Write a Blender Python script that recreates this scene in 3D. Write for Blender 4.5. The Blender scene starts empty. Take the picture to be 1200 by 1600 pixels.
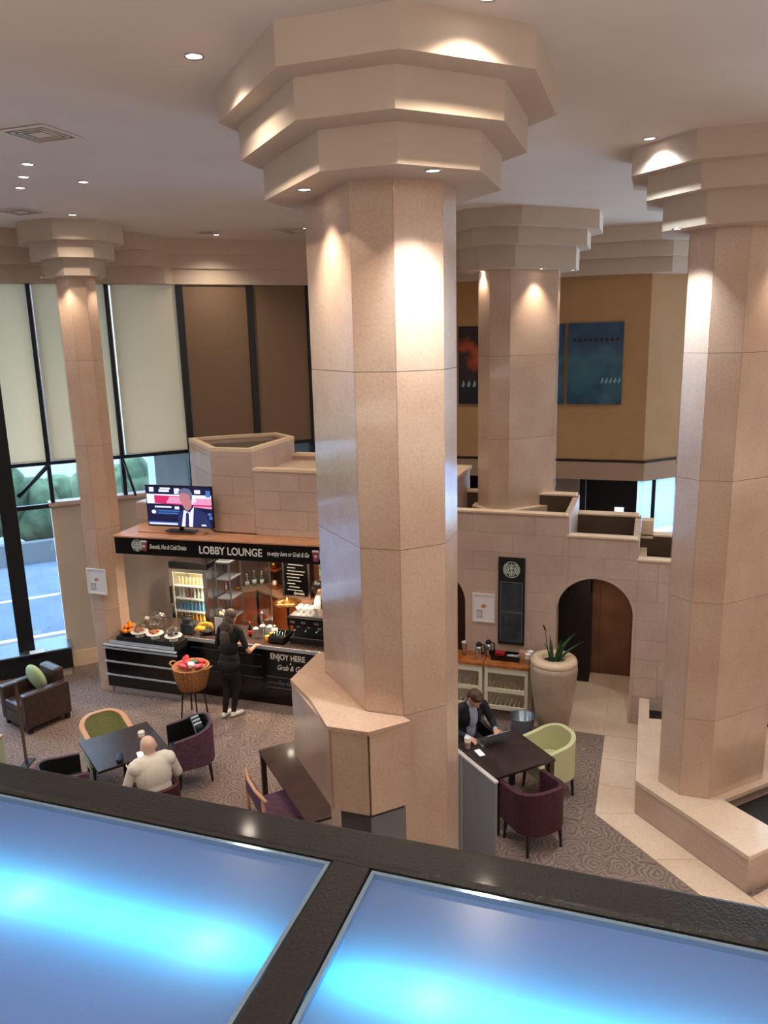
import bpy, bmesh, math, random
from mathutils import Vector, Matrix, Euler
sin, cos, pi, R = math.sin, math.cos, math.pi, math.radians
random.seed(7)
scene = bpy.context.scene
COL = scene.collection
# ------------------------------------------------------------------ camera, world, exposure
cam_d = bpy.data.cameras.new('camera')
cam_d.sensor_fit = 'VERTICAL'; cam_d.sensor_height = 36.0; cam_d.lens = 1215.0 / 1600 * 36
cam_d.clip_start = 0.05; cam_d.clip_end = 300
cam = bpy.data.objects.new('camera', cam_d); COL.objects.link(cam)
PITCH, ROLL, YAW = R(12.7), R(-1.45), R(19)
fw = Vector((0, cos(PITCH), -sin(PITCH))); rt = Vector((1, 0, 0)); up = Vector((0, sin(PITCH), cos(PITCH)))
r2 = rt * cos(ROLL) + up * sin(ROLL); u2 = -rt * sin(ROLL) + up * cos(ROLL)
M3 = Matrix((r2, u2, -fw)).transposed()
cam.matrix_world = Matrix.Translation((0, 0, 5.6)) @ Matrix.Rotation(YAW, 4, 'Z') @ M3.to_4x4()
scene.camera = cam
scene.view_settings.view_transform = 'Standard'
scene.view_settings.look = 'None'
scene.view_settings.gamma = 1.0
scene.view_settings.use_curve_mapping = False
scene.view_settings.exposure = 0.03
world = bpy.data.worlds.new('sky'); scene.world = world; world.use_nodes = True
wn = world.node_tree; wn.nodes['Background'].inputs[0].default_value = (0.54, 0.76, 1.0, 1)
wn.nodes['Background'].inputs[1].default_value = 12

def area(name, loc, rot, sx, sy, power, col):
    d = bpy.data.lights.new(name, 'AREA'); d.shape = 'RECTANGLE'; d.size = sx; d.size_y = sy; d.energy = power; d.color = col
    o = bpy.data.objects.new(name, d); COL.objects.link(o); o.location = loc; o.rotation_euler = rot
    return o
# added fill lights, no real fittings: they brighten the hall and its ceiling
area('hall_fill', (-1.5, -2.5, 6.9), (R(35), 0, R(10)), 7, 4, 20, (1.0, 0.90, 0.80))
area('hall_fill', (6.8, 3.0, 6.9), (R(20), 0, R(70)), 4, 5, 110, (1.0, 0.88, 0.76))
area('ceiling_fill', (-1.0, -1.8, 4.35), (R(180 - 4), 0, R(15)), 9, 3, 230, (1.0, 0.93, 0.87))
area('tower_fill', (-4.75, 10.95, 3.62), (R(180), 0, 0), 1.4, .6, 70, (1.0, 0.90, 0.80))
area('side_fill', (7.8, 6.0, 2.6), (0, R(180 + 25), 0), 2, 9, 170, (1.0, 0.90, 0.80))

# ------------------------------------------------------------------ materials
def C(r, g, b):
    f = lambda c: ((c / 255) / 12.92) if c / 255 <= .04045 else (((c / 255) + .055) / 1.055) ** 2.4
    return (f(r), f(g), f(b), 1.0)
MATS = {}
def mat(name, col, rough=.5, metal=0., coat=0., noise=None, bump=0., emit=None, spec=.5, trans=0., alpha=None):
    """noise = (scale, colour2, low, high [, detail])"""
    if name in MATS: return MATS[name]
    m = bpy.data.materials.new(name); m.use_nodes = True; nt = m.node_tree; p = nt.nodes['Principled BSDF']
    p.inputs['Base Color'].default_value = col; p.inputs['Roughness'].default_value = rough
    p.inputs['Metallic'].default_value = metal; p.inputs['Coat Weight'].default_value = coat
    p.inputs['Coat Roughness'].default_value = .08; p.inputs['Specular IOR Level'].default_value = spec
    p.inputs['Transmission Weight'].default_value = trans
    if noise or bump:
        tc = nt.nodes.new('ShaderNodeTexCoord'); n = nt.nodes.new('ShaderNodeTexNoise')
        nt.links.new(tc.outputs['Object'], n.inputs['Vector'])
        n.inputs['Scale'].default_value = noise[0] if noise else 60; n.inputs['Detail'].default_value = noise[4] if noise and len(noise) > 4 else 4
        if noise:
            r = nt.nodes.new('ShaderNodeValToRGB'); e = r.color_ramp.elements
            e[0].position = noise[2]; e[0].color = col; e[1].position = noise[3]; e[1].color = noise[1]
            nt.links.new(n.outputs['Fac'], r.inputs['Fac']); nt.links.new(r.outputs['Color'], p.inputs['Base Color'])
        if bump:
            b = nt.nodes.new('ShaderNodeBump'); b.inputs['Strength'].default_value = bump; b.inputs['Distance'].default_value = .01
            nt.links.new(n.outputs['Fac'], b.inputs['Height']); nt.links.new(b.outputs['Normal'], p.inputs['Normal'])
    if emit: p.inputs['Emission Color'].default_value = emit[0]; p.inputs['Emission Strength'].default_value = emit[1]
    MATS[name] = m; return m

def stone(name, c1, c2, rough, coat=.0, world_scale=1.6):
    m = bpy.data.materials.new(name); m.use_nodes = True; nt = m.node_tree; p = nt.nodes['Principled BSDF']; L = nt.links.new
    g = nt.nodes.new('ShaderNodeNewGeometry')
    n = nt.nodes.new('ShaderNodeTexNoise'); n.inputs['Scale'].default_value = world_scale; n.inputs['Detail'].default_value = 6
    n2 = nt.nodes.new('ShaderNodeTexNoise'); n2.inputs['Scale'].default_value = 45; n2.inputs['Detail'].default_value = 3
    L(g.outputs['Position'], n.inputs['Vector']); L(g.outputs['Position'], n2.inputs['Vector'])
    r = nt.nodes.new('ShaderNodeValToRGB'); e = r.color_ramp.elements
    e[0].position = .35; e[0].color = c1; e[1].position = .68; e[1].color = c2; L(n.outputs['Fac'], r.inputs['Fac'])
    mx = nt.nodes.new('ShaderNodeMix'); mx.data_type = 'RGBA'; mx.blend_type = 'MULTIPLY'; mx.inputs[0].default_value = .35
    r2_ = nt.nodes.new('ShaderNodeValToRGB'); e = r2_.color_ramp.elements
    e[0].position = .3; e[0].color = (.7, .66, .62, 1); e[1].position = .6; e[1].color = (1, 1, 1, 1); L(n2.outputs['Fac'], r2_.inputs['Fac'])
    L(r.outputs['Color'], mx.inputs[6]); L(r2_.outputs['Color'], mx.inputs[7])
    oi = nt.nodes.new('ShaderNodeObjectInfo'); mr = nt.nodes.new('ShaderNodeMapRange'); mr.inputs[3].default_value = .95; mr.inputs[4].default_value = 1.04
    L(oi.outputs['Random'], mr.inputs[0])
    m2 = nt.nodes.new('ShaderNodeVectorMath'); m2.operation = 'SCALE'; L(mx.outputs[2], m2.inputs[0]); L(mr.outputs[0], m2.inputs['Scale'])
    L(m2.outputs[0], p.inputs['Base Color'])
    p.inputs['Roughness'].default_value = rough; p.inputs['Coat Weight'].default_value = coat; p.inputs['Coat Roughness'].default_value = .06
    MATS[name] = m; return m
M = {}
M['marble'] = stone('polished_limestone', C(205, 172, 150), C(218, 190, 168), .17, .45)
M['stone'] = stone('honed_limestone', C(200, 174, 160), C(212, 188, 172), .38, .0, 2.2)
M['cope'] = stone('coping_stone', C(236, 208, 176), C(242, 220, 192), .35)
M['pathm'] = stone('floor_marble', C(222, 196, 172), C(234, 212, 190), .18, .2, 1.1)
M['joint'] = mat('joint', C(96, 80, 70), .9)
M['plaster'] = mat('plaster', C(230, 218, 208), .8, noise=(1.2, C(233, 222, 212), .4, .6))  # ceiling tone raised, its brightness put into the colour
M['cap'] = mat('capital_plaster_shaded', C(208, 190, 172), .8, noise=(1.2, C(212, 194, 176), .4, .6))  # the ceiling's plaster darkened: shade on the capitals put into the colour
M['tanwall'] = mat('tan_wall', C(186, 146, 100), .8, noise=(2, C(190, 151, 106), .4, .6))
M['cream'] = mat('cream_wall', C(205, 188, 170), .8)
M['black'] = mat('black_gloss', C(14, 15, 18), .22)
M['blackm'] = mat('black_matt', C(22, 22, 24), .55)
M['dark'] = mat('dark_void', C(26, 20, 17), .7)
M['bed'] = mat('planter_bed', C(98, 82, 66), .9, noise=(30, C(70, 58, 48), .4, .6))
M['mull'] = mat('mullion_black', C(24, 26, 30), .35)
M['chrome'] = mat('brushed_steel', C(205, 210, 215), .25, 1.)
M['white'] = mat('white_plastic', C(235, 232, 226), .35)
M['whitecloth'] = mat('white_cotton', C(240, 234, 222), .85)
M['frame'] = mat('white_frame', C(230, 228, 226), .4)
M['walnut'] = mat('dark_walnut', C(70, 46, 42), .3, coat=.15, noise=(6, C(52, 32, 30), .35, .65))
M['tabler'] = mat('black_brown_top', C(58, 44, 42), .32, noise=(5, C(46, 34, 33), .4, .6))
M['oak'] = mat('orange_oak', C(190, 120, 66), .4, noise=(9, C(150, 82, 40), .35, .65))
M['canopyoak'] = mat('canopy_oak', C(205, 150, 112), .4, noise=(5, C(190, 134, 98), .35, .65))
M['cherry'] = mat('cherry_cabinet', C(150, 78, 38), .3, coat=.2, noise=(3, C(122, 60, 28), .35, .65))
M['bronze'] = mat('bronze', C(120, 96, 76), .35, .6)
M['doorwood'] = mat('passage_wood', C(134, 90, 64), .35, noise=(3, C(108, 72, 50), .3, .7))
M['creampaint'] = mat('cream_paint', C(225, 218, 196), .45)
M['grey'] = mat('grey_screen', C(128, 128, 132), .5)
M['greyd'] = mat('dark_grey_panel', C(88, 84, 82), .4)
M['leather'] = mat('brown_leather', C(70, 52, 46), .38, coat=.1, noise=(14, C(58, 42, 38), .4, .6), bump=.15)
M['green'] = mat('green_fabric', C(158, 162, 110), .85, noise=(40, C(172, 176, 126), .4, .6))
M['greenp'] = mat('pale_green_leather', C(182, 200, 160), .5)
M['limeup'] = mat('pale_lime_fabric', C(206, 204, 160), .75)
M['purple'] = mat('purple_fabric', C(112, 76, 98), .85, noise=(30, C(96, 62, 84), .4, .6))
M['plum'] = mat('plum_velvet', C(78, 30, 44), .7, noise=(20, C(64, 24, 36), .4, .6))
M['rimwood'] = mat('light_wood_rim', C(210, 160, 124), .4)
M['legwood'] = mat('dark_leg_wood', C(36, 24, 22), .4)
M['skin'] = mat('skin', C(214, 160, 134), .5)
M['skin2'] = mat('skin_pale', C(236, 198, 180), .45)
M['hair'] = mat('brown_hair', C(72, 56, 46), .5, noise=(25, C(108, 88, 72), .4, .7))
M['hair2'] = mat('dark_brown_hair', C(66, 42, 32), .5, noise=(30, C(84, 54, 40), .4, .6))
M['hairb'] = mat('black_hair', C(24, 20, 20), .4)
M['blackcloth'] = mat('black_cloth', C(20, 20, 26), .85)
M['navy'] = mat('navy_suit', C(26, 27, 38), .8)
M['shirt'] = mat('pale_blue_shirt', C(170, 176, 206), .8)
M['mask'] = mat('face_mask', C(120, 170, 205), .7)
M['orange'] = mat('orange_peel', C(240, 140, 20), .5)
M['banana'] = mat('banana_peel', C(220, 180, 60), .5, noise=(18, C(190, 140, 40), .45, .65))
M['pastry'] = mat('pastry', C(190, 110, 60), .6, noise=(20, C(150, 80, 40), .4, .6))
M['choc'] = mat('chocolate', C(54, 30, 24), .5)
M['wicker'] = mat('wicker', C(196, 138, 88), .6, noise=(35, C(160, 104, 60), .4, .6), bump=.3)
M['ceramic'] = mat('ceramic', C(240, 236, 228), .2)
M['greeny'] = mat('leaf', C(46, 84, 50), .4, noise=(8, C(80, 120, 70), .4, .7))
M['urn'] = mat('crackled_urn', C(196, 172, 148), .35, coat=.2, noise=(3, C(164, 142, 122), .3, .7, 8))
M['urnt'] = mat('urn_rim', C(226, 200, 168), .3, coat=.2)
M['soil'] = mat('soil', C(40, 28, 22), .95)
M['steelb'] = mat('blue_steel', C(140, 156, 172), .25, .85)
M['red'] = mat('red_plastic', C(180, 36, 40), .4)
M['pink'] = mat('pink_foil', C(226, 90, 120), .3)
M['redf'] = mat('red_foil', C(216, 50, 60), .3)
M['greenf'] = mat('green_foil', C(60, 130, 110), .3)
M['paper'] = mat('paper', C(236, 236, 240), .6)
M['txt'] = mat('chalk_white', C(232, 230, 224), .6)
M['txtdim'] = mat('chalk_faint', C(96, 104, 116), .7)
M['card'] = mat('kraft_card', C(196, 150, 118), .7)
M['slate'] = mat('slate', C(44, 52, 60), .5, noise=(5, C(66, 74, 80), .4, .7))
M['blackstone'] = mat('black_granite', C(22, 21, 22), .38, coat=.08, noise=(160, C(34, 32, 32), .45, .7), bump=.25)
M['copper'] = mat('copper_dome', C(190, 130, 70), .25, .9)
M['glassdk'] = mat('dark_bottle', C(40, 20, 14), .12)
M['bulb'] = mat('lamp_lens', C(255, 240, 220), .5, emit=((1, .93, .84, 1), 14))
M['tvoff'] = mat('tv_bezel', C(16, 16, 20), .3)
def emitm(name, c, s): return mat(name, c, .6, emit=(c, s))
def glass(name, tint=(1, 1, 1, 1), gl=.08, rough=.02):
    m = bpy.data.materials.new(name); m.use_nodes = True; nt = m.node_tree; nt.nodes.remove(nt.nodes['Principled BSDF'])
    t = nt.nodes.new('ShaderNodeBsdfTransparent'); t.inputs[0].default_value = tint
    g = nt.nodes.new('ShaderNodeBsdfGlossy'); g.inputs['Roughness'].default_value = rough
    x = nt.nodes.new('ShaderNodeMixShader'); x.inputs[0].default_value = gl
    nt.links.new(t.outputs[0], x.inputs[1]); nt.links.new(g.outputs[0], x.inputs[2]); nt.links.new(x.outputs[0], nt.nodes['Material Output'].inputs[0])
    return m
M['glass'] = glass('clear_glass', (.93, .97, 1, 1), .08)
M['frost'] = glass('hazy_glass', (.55, .62, .68, 1), .12, .3)
def translucent(name, col, tfac, rough=.8):
    m = bpy.data.materials.new(name); m.use_nodes = True; nt = m.node_tree; nt.nodes.remove(nt.nodes['Principled BSDF'])
    t = nt.nodes.new('ShaderNodeBsdfTranslucent'); t.inputs[0].default_value = col
    d = nt.nodes.new('ShaderNodeBsdfDiffuse'); d.inputs[0].default_value = col
    x = nt.nodes.new('ShaderNodeMixShader'); x.inputs[0].default_value = tfac
    nt.links.new(d.outputs[0], x.inputs[1]); nt.links.new(t.outputs[0], x.inputs[2]); nt.links.new(x.outputs[0], nt.nodes['Material Output'].inputs[0])
    return m
M['blind'] = translucent('roller_blind', C(246, 230, 204), .60)
M['blind_shaded'] = mat('shaded_brown_blind', C(130, 106, 86), .9)  # same blinds, with the shade outside put into an opaque brown
def carpet():
    m = bpy.data.materials.new('swirl_carpet'); m.use_nodes = True; nt = m.node_tree; p = nt.nodes['Principled BSDF']; L = nt.links.new
    g = nt.nodes.new('ShaderNodeNewGeometry'); n = nt.nodes.new('ShaderNodeTexNoise'); n.inputs['Scale'].default_value = 5; n.inputs['Detail'].default_value = 2
    L(g.outputs['Position'], n.inputs['Vector'])
    sc = nt.nodes.new('ShaderNodeVectorMath'); sc.operation = 'SCALE'; sc.inputs['Scale'].default_value = .22; L(n.outputs['Color'], sc.inputs[0])
    ad = nt.nodes.new('ShaderNodeVectorMath'); L(g.outputs['Position'], ad.inputs[0]); L(sc.outputs[0], ad.inputs[1])
    v = nt.nodes.new('ShaderNodeTexVoronoi'); v.voronoi_dimensions = '2D'; v.inputs['Scale'].default_value = 3.4; v.inputs['Randomness'].default_value = .5; L(ad.outputs[0], v.inputs['Vector'])
    mu = nt.nodes.new('ShaderNodeMath'); mu.operation = 'MULTIPLY'; mu.inputs[1].default_value = 38; L(v.outputs['Distance'], mu.inputs[0])
    si = nt.nodes.new('ShaderNodeMath'); si.operation = 'SINE'; L(mu.outputs[0], si.inputs[0])
    r = nt.nodes.new('ShaderNodeValToRGB'); e = r.color_ramp.elements
    e[0].position = .0; e[0].color = C(94, 76, 70); e[1].position = .95; e[1].color = C(156, 138, 130)
    ma = nt.nodes.new('ShaderNodeMapRange'); ma.inputs[1].default_value = -1; ma.inputs[2].default_value = 1; L(si.outputs[0], ma.inputs[0])
    # brushed pile, larger tone patches
    n3 = nt.nodes.new('ShaderNodeTexNoise'); n3.inputs['Scale'].default_value = 1.1; L(g.outputs['Position'], n3.inputs['Vector'])
    n4 = nt.nodes.new('ShaderNodeTexNoise'); n4.inputs['Scale'].default_value = 40; L(g.outputs['Position'], n4.inputs['Vector'])
    av = nt.nodes.new('ShaderNodeMath'); av.operation = 'MULTIPLY_ADD'; av.inputs[1].default_value = .5; L(ma.outputs[0], av.inputs[0])
    h = nt.nodes.new('ShaderNodeMath'); h.operation = 'MULTIPLY'; h.inputs[1].default_value = .5; L(n4.outputs['Fac'], h.inputs[0]); L(h.outputs[0], av.inputs[2])
    L(av.outputs[0], r.inputs['Fac']); L(r.outputs['Color'], p.inputs['Base Color'])
    p.inputs['Roughness'].default_value = .95; p.inputs['Specular IOR Level'].default_value = .2
    return m
M['carpet'] = carpet()

# ------------------------------------------------------------------ mesh helpers
class MB:
    def __init__(s): s.v = []; s.f = []; s.m = []; s.sm = []; s.cur = 0
    def add(s, vs, fs, smooth=False, T=None):
        o = len(s.v)
        s.v += [tuple(T @ Vector(p)) if T else tuple(p) for p in vs]
        for f in fs: s.f.append([i + o for i in f]); s.m.append(s.cur); s.sm.append(smooth)
        return s
    def box(s, c, d, rz=0, rx=0, ry=0):
        x, y, z = d[0] / 2, d[1] / 2, d[2] / 2
        T = Matrix.Translation(c) @ Euler((rx, ry, rz)).to_matrix().to_4x4()
        vs = [(-x, -y, -z), (x, -y, -z), (x, y, -z), (-x, y, -z), (-x, -y, z), (x, -y, z), (x, y, z), (-x, y, z)]
        return s.add(vs, [(0, 3, 2, 1), (4, 5, 6, 7), (0, 1, 5, 4), (1, 2, 6, 5), (2, 3, 7, 6), (3, 0, 4, 7)], False, T)
    def bb(s, x0, x1, y0, y1, z0, z1): return s.box(((x0 + x1) / 2, (y0 + y1) / 2, (z0 + z1) / 2), (abs(x1 - x0), abs(y1 - y0), abs(z1 - z0)))
    def prism(s, P, z0, z1):
        A = sum(P[i][0] * P[(i + 1) % len(P)][1] - P[(i + 1) % len(P)][0] * P[i][1] for i in range(len(P)))
        if A < 0: P = P[::-1]
        n = len(P); vs = [(x, y, z0) for x, y in P] + [(x, y, z1) for x, y in P]
        return s.add(vs, [tuple(range(n))[::-1], tuple(range(n, 2 * n))] + [(i, (i + 1) % n, (i + 1) % n + n, i + n) for i in range(n)])
    def yprism(s, P, y0, y1):
        "polygon in x-z plane extruded along y"
        A = sum(P[i][0] * P[(i + 1) % len(P)][1] - P[(i + 1) % len(P)][0] * P[i][1] for i in range(len(P)))
        if A < 0: P = P[::-1]
        n = len(P); vs = [(x, y0, z) for x, z in P] + [(x, y1, z) for x, z in P]
        return s.add(vs, [tuple(range(n)), tuple(range(n, 2 * n))[::-1]] + [((i + 1) % n, i, i + n, (i + 1) % n + n) for i in range(n)])
    def lathe(s, prof, c=(0, 0, 0), n=24, T=None):
        vs = []; fs = []
        for r, z in prof:
            for k in range(n): a = 2 * pi * k / n; vs.append((c[0] + r * cos(a), c[1] + r * sin(a), c[2] + z))
        for i in range(len(prof) - 1):
            for k in range(n): fs.append((i * n + k, i * n + (k + 1) % n, (i + 1) * n + (k + 1) % n, (i + 1) * n + k))
        fs.append(tuple(range(n))[::-1]); fs.append(tuple(range((len(prof) - 1) * n, len(prof) * n)))
        return s.add(vs, fs, True, T)
    def cyl(s, c, r, h, n=20, r2=None): return s.lathe([(r, 0), (r if r2 is None else r2, h)], c, n)
    def tube(s, pts, r, n=8):
        pts = [Vector(p) for p in pts]; rs = r if isinstance(r, (list, tuple)) else [r] * len(pts); vs = []; fs = []
        for i, p in enumerate(pts):
            d = (pts[min(i + 1, len(pts) - 1)] - pts[max(i - 1, 0)]).normalized()
            a = d.orthogonal() if i == 0 else (a - d * a.dot(d)); a.normalize(); b = d.cross(a)
            for k in range(n): t = 2 * pi * k / n; vs.append(tuple(p + (a * cos(t) + b * sin(t)) * rs[i]))
        for i in range(len(pts) - 1):
            for k in range(n): fs.append((i * n + k, i * n + (k + 1) % n, (i + 1) * n + (k + 1) % n, (i + 1) * n + k))
        fs.append(tuple(range(n))[::-1]); fs.append(tuple(range((len(pts) - 1) * n, len(pts) * n)))
        return s.add(vs, fs, True)
    def ell(s, c, r, n=14, m=9, rot=None):
        vs = [(0, 0, -1)]; fs = []
        for i in range(1, m):
            ph = -pi / 2 + pi * i / m
            for k in range(n): a = 2 * pi * k / n; vs.append((cos(ph) * cos(a), cos(ph) * sin(a), sin(ph)))
        vs.append((0, 0, 1)); L = len(vs) - 1
        for k in range(n): fs.append((0, 1 + (k + 1) % n, 1 + k)); fs.append((L, L - n + k, L - n + (k + 1) % n))
        for i in range(m - 2):
            for k in range(n): fs.append((1 + i * n + k, 1 + i * n + (k + 1) % n, 1 + (i + 1) * n + (k + 1) % n, 1 + (i + 1) * n + k))
        T = Matrix.Translation(c) @ (Euler(rot).to_matrix().to_4x4() if rot else Matrix()) @ Matrix.Diagonal((r[0], r[1], r[2], 1))
        return s.add(vs, fs, True, T)
    def mesh(s, name, mats):
        me = bpy.data.meshes.new(name); me.from_pydata(s.v, [], s.f)
        for m in (mats if isinstance(mats, (list, tuple)) else [mats]): me.materials.append(m)
        me.polygons.foreach_set('material_index', s.m); me.polygons.foreach_set('use_smooth', s.sm); me.update(); return me
    def build(s, name, mats, parent=None, loc=(0, 0, 0), rz=0, bevel=0, seg=2):
        o = bpy.data.objects.new(name, s.mesh(name, mats)); COL.objects.link(o); o.location = loc; o.rotation_euler = (0, 0, rz)
        if parent: o.parent = parent
        if bevel:
            b = o.modifiers.new('bevel', 'BEVEL'); b.width = bevel; b.segments = seg; b.limit_method = 'ANGLE'
        return o
def tag(o, label, cat, group=None):
    o['label'] = label; o['category'] = cat
    if group: o['group'] = group
    return o
def thing(name, label, cat, loc=(0, 0, 0), rz=0, group=None):
    o = bpy.data.objects.new(name, None); COL.objects.link(o); o.empty_display_size = .1
    o.location = loc; o.rotation_euler = (0, 0, rz); return tag(o, label, cat, group)
def struct(o): o['kind'] = 'structure'; return o
def stuff(o): o['kind'] = 'stuff'; return o
def copy_tree(o, parent=None):
    c = o.copy(); COL.objects.link(c); c.parent = parent
    for ch in list(o.children): copy_tree(ch, c)
    return c
def put(o, loc, rz=None, label=None, group=None):
    o.location = loc
    if rz is not None: o.rotation_euler = (0, 0, rz)
    if label: o['label'] = label
    if group: o['group'] = group
    return o
def text(body, size, m, parent, loc, rot=(R(90), 0, 0), name='lettering', shear=0, sx=1, extrude=.002, align='LEFT', bold=0):
    c = bpy.data.curves.new(name, 'FONT'); c.body = body; c.size = size; c.extrude = extrude; c.shear = shear; c.align_x = align; c.offset = bold
    t = bpy.data.objects.new(name, c); COL.objects.link(t)
    me = bpy.data.meshes.new_from_object(t.evaluated_get(bpy.context.evaluated_depsgraph_get())); bpy.data.objects.remove(t)
    me.materials.clear(); me.materials.append(m)
    o = bpy.data.objects.new(name, me); COL.objects.link(o); o.parent = parent; o.location = loc; o.rotation_euler = rot; o.scale = (sx, 1, 1)
    return o
def poly_offset(P, d):
    "outward offset of a ccw convex polygon"
    n = len(P); out = []
    if isinstance(d, list):     # one offset per edge
        for i in range(n):
            a0, a1, b1 = Vector(P[i - 1]), Vector(P[i]), Vector(P[(i + 1) % n])
            e1 = (a1 - a0).normalized(); e2 = (b1 - a1).normalized(); n1 = Vector((e1.y, -e1.x)); n2 = Vector((e2.y, -e2.x))
            c1 = n1.dot(a1) + d[i - 1]; c2 = n2.dot(a1) + d[i]; D = n1.x * n2.y - n1.y * n2.x
            out.append(((c1 * n2.y - c2 * n1.y) / D, (n1.x * c2 - n2.x * c1) / D))
        return out
    for i in range(n):
        p0, p1, p2 = Vector(P[i - 1]), Vector(P[i]), Vector(P[(i + 1) % n])
        e1 = (p1 - p0).normalized(); e2 = (p2 - p1).normalized(); n1 = Vector((e1.y, -e1.x)); n2 = Vector((e2.y, -e2.x))
        k = (n1 + n2).normalized(); q = p1 + k * (d / max(.3, k.dot(n1))); out.append((q.x, q.y))
    return out

# ------------------------------------------------------------------ room shell
T0, TC = 6.62, 7.32
mb = MB().prism([(-13.2, -6), (9, -6), (9, 20), (-2, 20), (-13.2, 6.75)], -.2, 0); struct(mb.build('floor', M['carpet']))
# marble walkway slabs laid on the floor round the plinth and into the arches
fl = bpy.data.objects.new('floor_walkway', None); COL.objects.link(fl); struct(fl); fl.location = (0, 0, 0)
def slab(P, m=M['pathm'], nm='slab', z=.012):
    c = Vector((sum(p[0] for p in P) / len(P), sum(p[1] for p in P) / len(P)))
    Q = [tuple(c + (Vector(p) - c) * (1 - .004 / max(.05, (Vector(p) - c).length))) for p in P]
    MB().prism(Q, .0, z).build(nm, m, fl)
slab([(-1.01, 10.49), (-.4, 10.49), (-.4, 12.6), (-1.01, 12.6)]); slab([(-.4, 10.49), (.06, 10.49), (.06, 12.6), (-.4, 12.6)])
slab([(-1.01, 10.49), (-1.01, 12.6), (-1.5, 12.6), (-1.5, 10.49)])
for t0, t1 in ((8.55, 9.2), (9.2, 9.85), (9.85, 10.49)): slab([(-.39, t0), (.065, t0 if t0 > 8.6 else 8.69), (.065, t1), (-.39, t1)])
for k in range(4):
    u, w = k * .95, (k + 1) * .95
    slab([(-.39 + u * .707, 8.55 - u * .707), (-.39 + w * .707, 8.55 - w * .707), (.065 + w * .707, 8.69 - w * .707), (.065 + u * .707, 8.69 - u * .707)])
slab([(2.75, 6.0), (2.3, 5.86), (6, 5.0), (9, 5.0), (9, 7.2), (3.3, 7.2)]); slab([(1.2, 7.56), (2.75, 6.0), (3.4, 7.2), (4.2, 10.5), (1.6, 8.0)])
struct(MB().bb(-13.5, 9.3, -6.2, 20.2, TC, TC + .2).build('ceiling', M['plaster']))
# mezzanine the photographer stands on
struct(MB().bb(-13, 9, -6, .80, 3.9, 4.12).build('floor_mezzanine', M['plaster']))
struct(MB().bb(-13.3, -13.1, -6, 6.9, 0, TC).build('wall_left', M['cream']))
struct(MB().bb(-13.3, 9.2, -6.2, -6, 0, TC).build('wall_rear', M['cream']))
struct(MB().bb(9, 9.2, -6, 20, 0, TC).build('wall_right', M['cream']))

# window wall: runs at 45 degrees, t = s + 19.95
K = 19.95
def wp(s, off=0.):   # point on the window wall at s, shifted into the room by off metres
    return (s + off * .7071, s + K - off * .7071)
def wprism(m_, s0, s1, o0, o1, z0, z1): return m_.prism([wp(s0, o0), wp(s1, o0), wp(s1, o1), wp(s0, o1)], z0, z1)
SB = [-12.9, -12.1, -11.25, -10.38, -9.53, -8.69, -7.84, -6.95, -6.15, -5.35]
wl = struct(wprism(wprism(MB(), -9.56, -4.9, -.25, 0, -.1, 2.93), -13.1, -4.9, -.25, 0, 6.56, TC).build('wall_window_side', M['cream']))
wprism(MB(), -9.57, -8.5, 0, .025, 0, .28).build('skirting', M['cope'], wl)
wprism(MB(), -9.58, -4.9, -.2, .06, 2.93, 3.0).build('coping', M['stone'], wl, bevel=.008)
for i in range(len(SB)):
    s0 = SB[i]; s1 = SB[i + 1] if i + 1 < len(SB) else -4.9
    w = bpy.data.objects.new('window_%d' % (i + 1), None); COL.objects.link(w); struct(w); w.location = (*wp(s0), 3.0)
    L = lambda o: (o.parent and None)
    def part(name, mm, m_):
        o = mm.build(name, m_, w); o.location = (-w.location.x, -w.location.y, -3.0); return o
    lo = .5 if s0 < -9.6 else 3.0
    part('mullion', wprism(MB(), s0 - (.04 if i > 5 else .022), s0 + (.04 if i > 5 else .022), -.12, .07, lo, 6.56), M['mull'])
    if i < 6: part('metal_trim', wprism(MB(), s0 + .024, s0 + .034, -.02, .075, 3.7 if lo > 1 else 3.7, 6.56), M['chrome'])
    part('transom', wprism(MB(), s0 + .022, s1 - .022, -.06, .04, 3.64, 3.70), M['mull'])
    if lo < 1: part('lower_transom', wprism(MB(), s0 + .022, s1 - .022, -.05, .03, 2.91, 2.98), M['mull'])
    part('pane', wprism(MB(), s0 + .022, s1 - .022, -.1, -.09, lo, 6.56), M['glass'])
# deep black sill box under the tall left windows
sb = struct(wprism(MB(), -13.0, -9.53, 0, .38, .14, .49).build('trim_window_sill', M['black'])); 
wprism(MB(), -13.0, -9.55, 0, .34, 0, .14).build('plinth_board', M['cream'], sb)
wprism(MB(), -13.0, -9.515, -.25, .40, .49, .52).build('sill_top', M['steelb'], sb, bevel=.005)
# big raking post and brace in front of the glazing
po = struct(wprism(MB(), -10.11, -9.93, .05, .24, .52, 6.56).build('trim_window_post', M['mull'], bevel=.01))
MB().tube([(*wp(-9.52, .08), 3.66), (*wp(-9.9, .10), 3.16)], .035, 4).build('brace', M['mull'], po)
MB().tube([(*wp(-8.69, .08), 3.66), (*wp(-8.6, .32), 3.02)], .022, 6).build('stay_bar', M['mull'], po)
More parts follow.
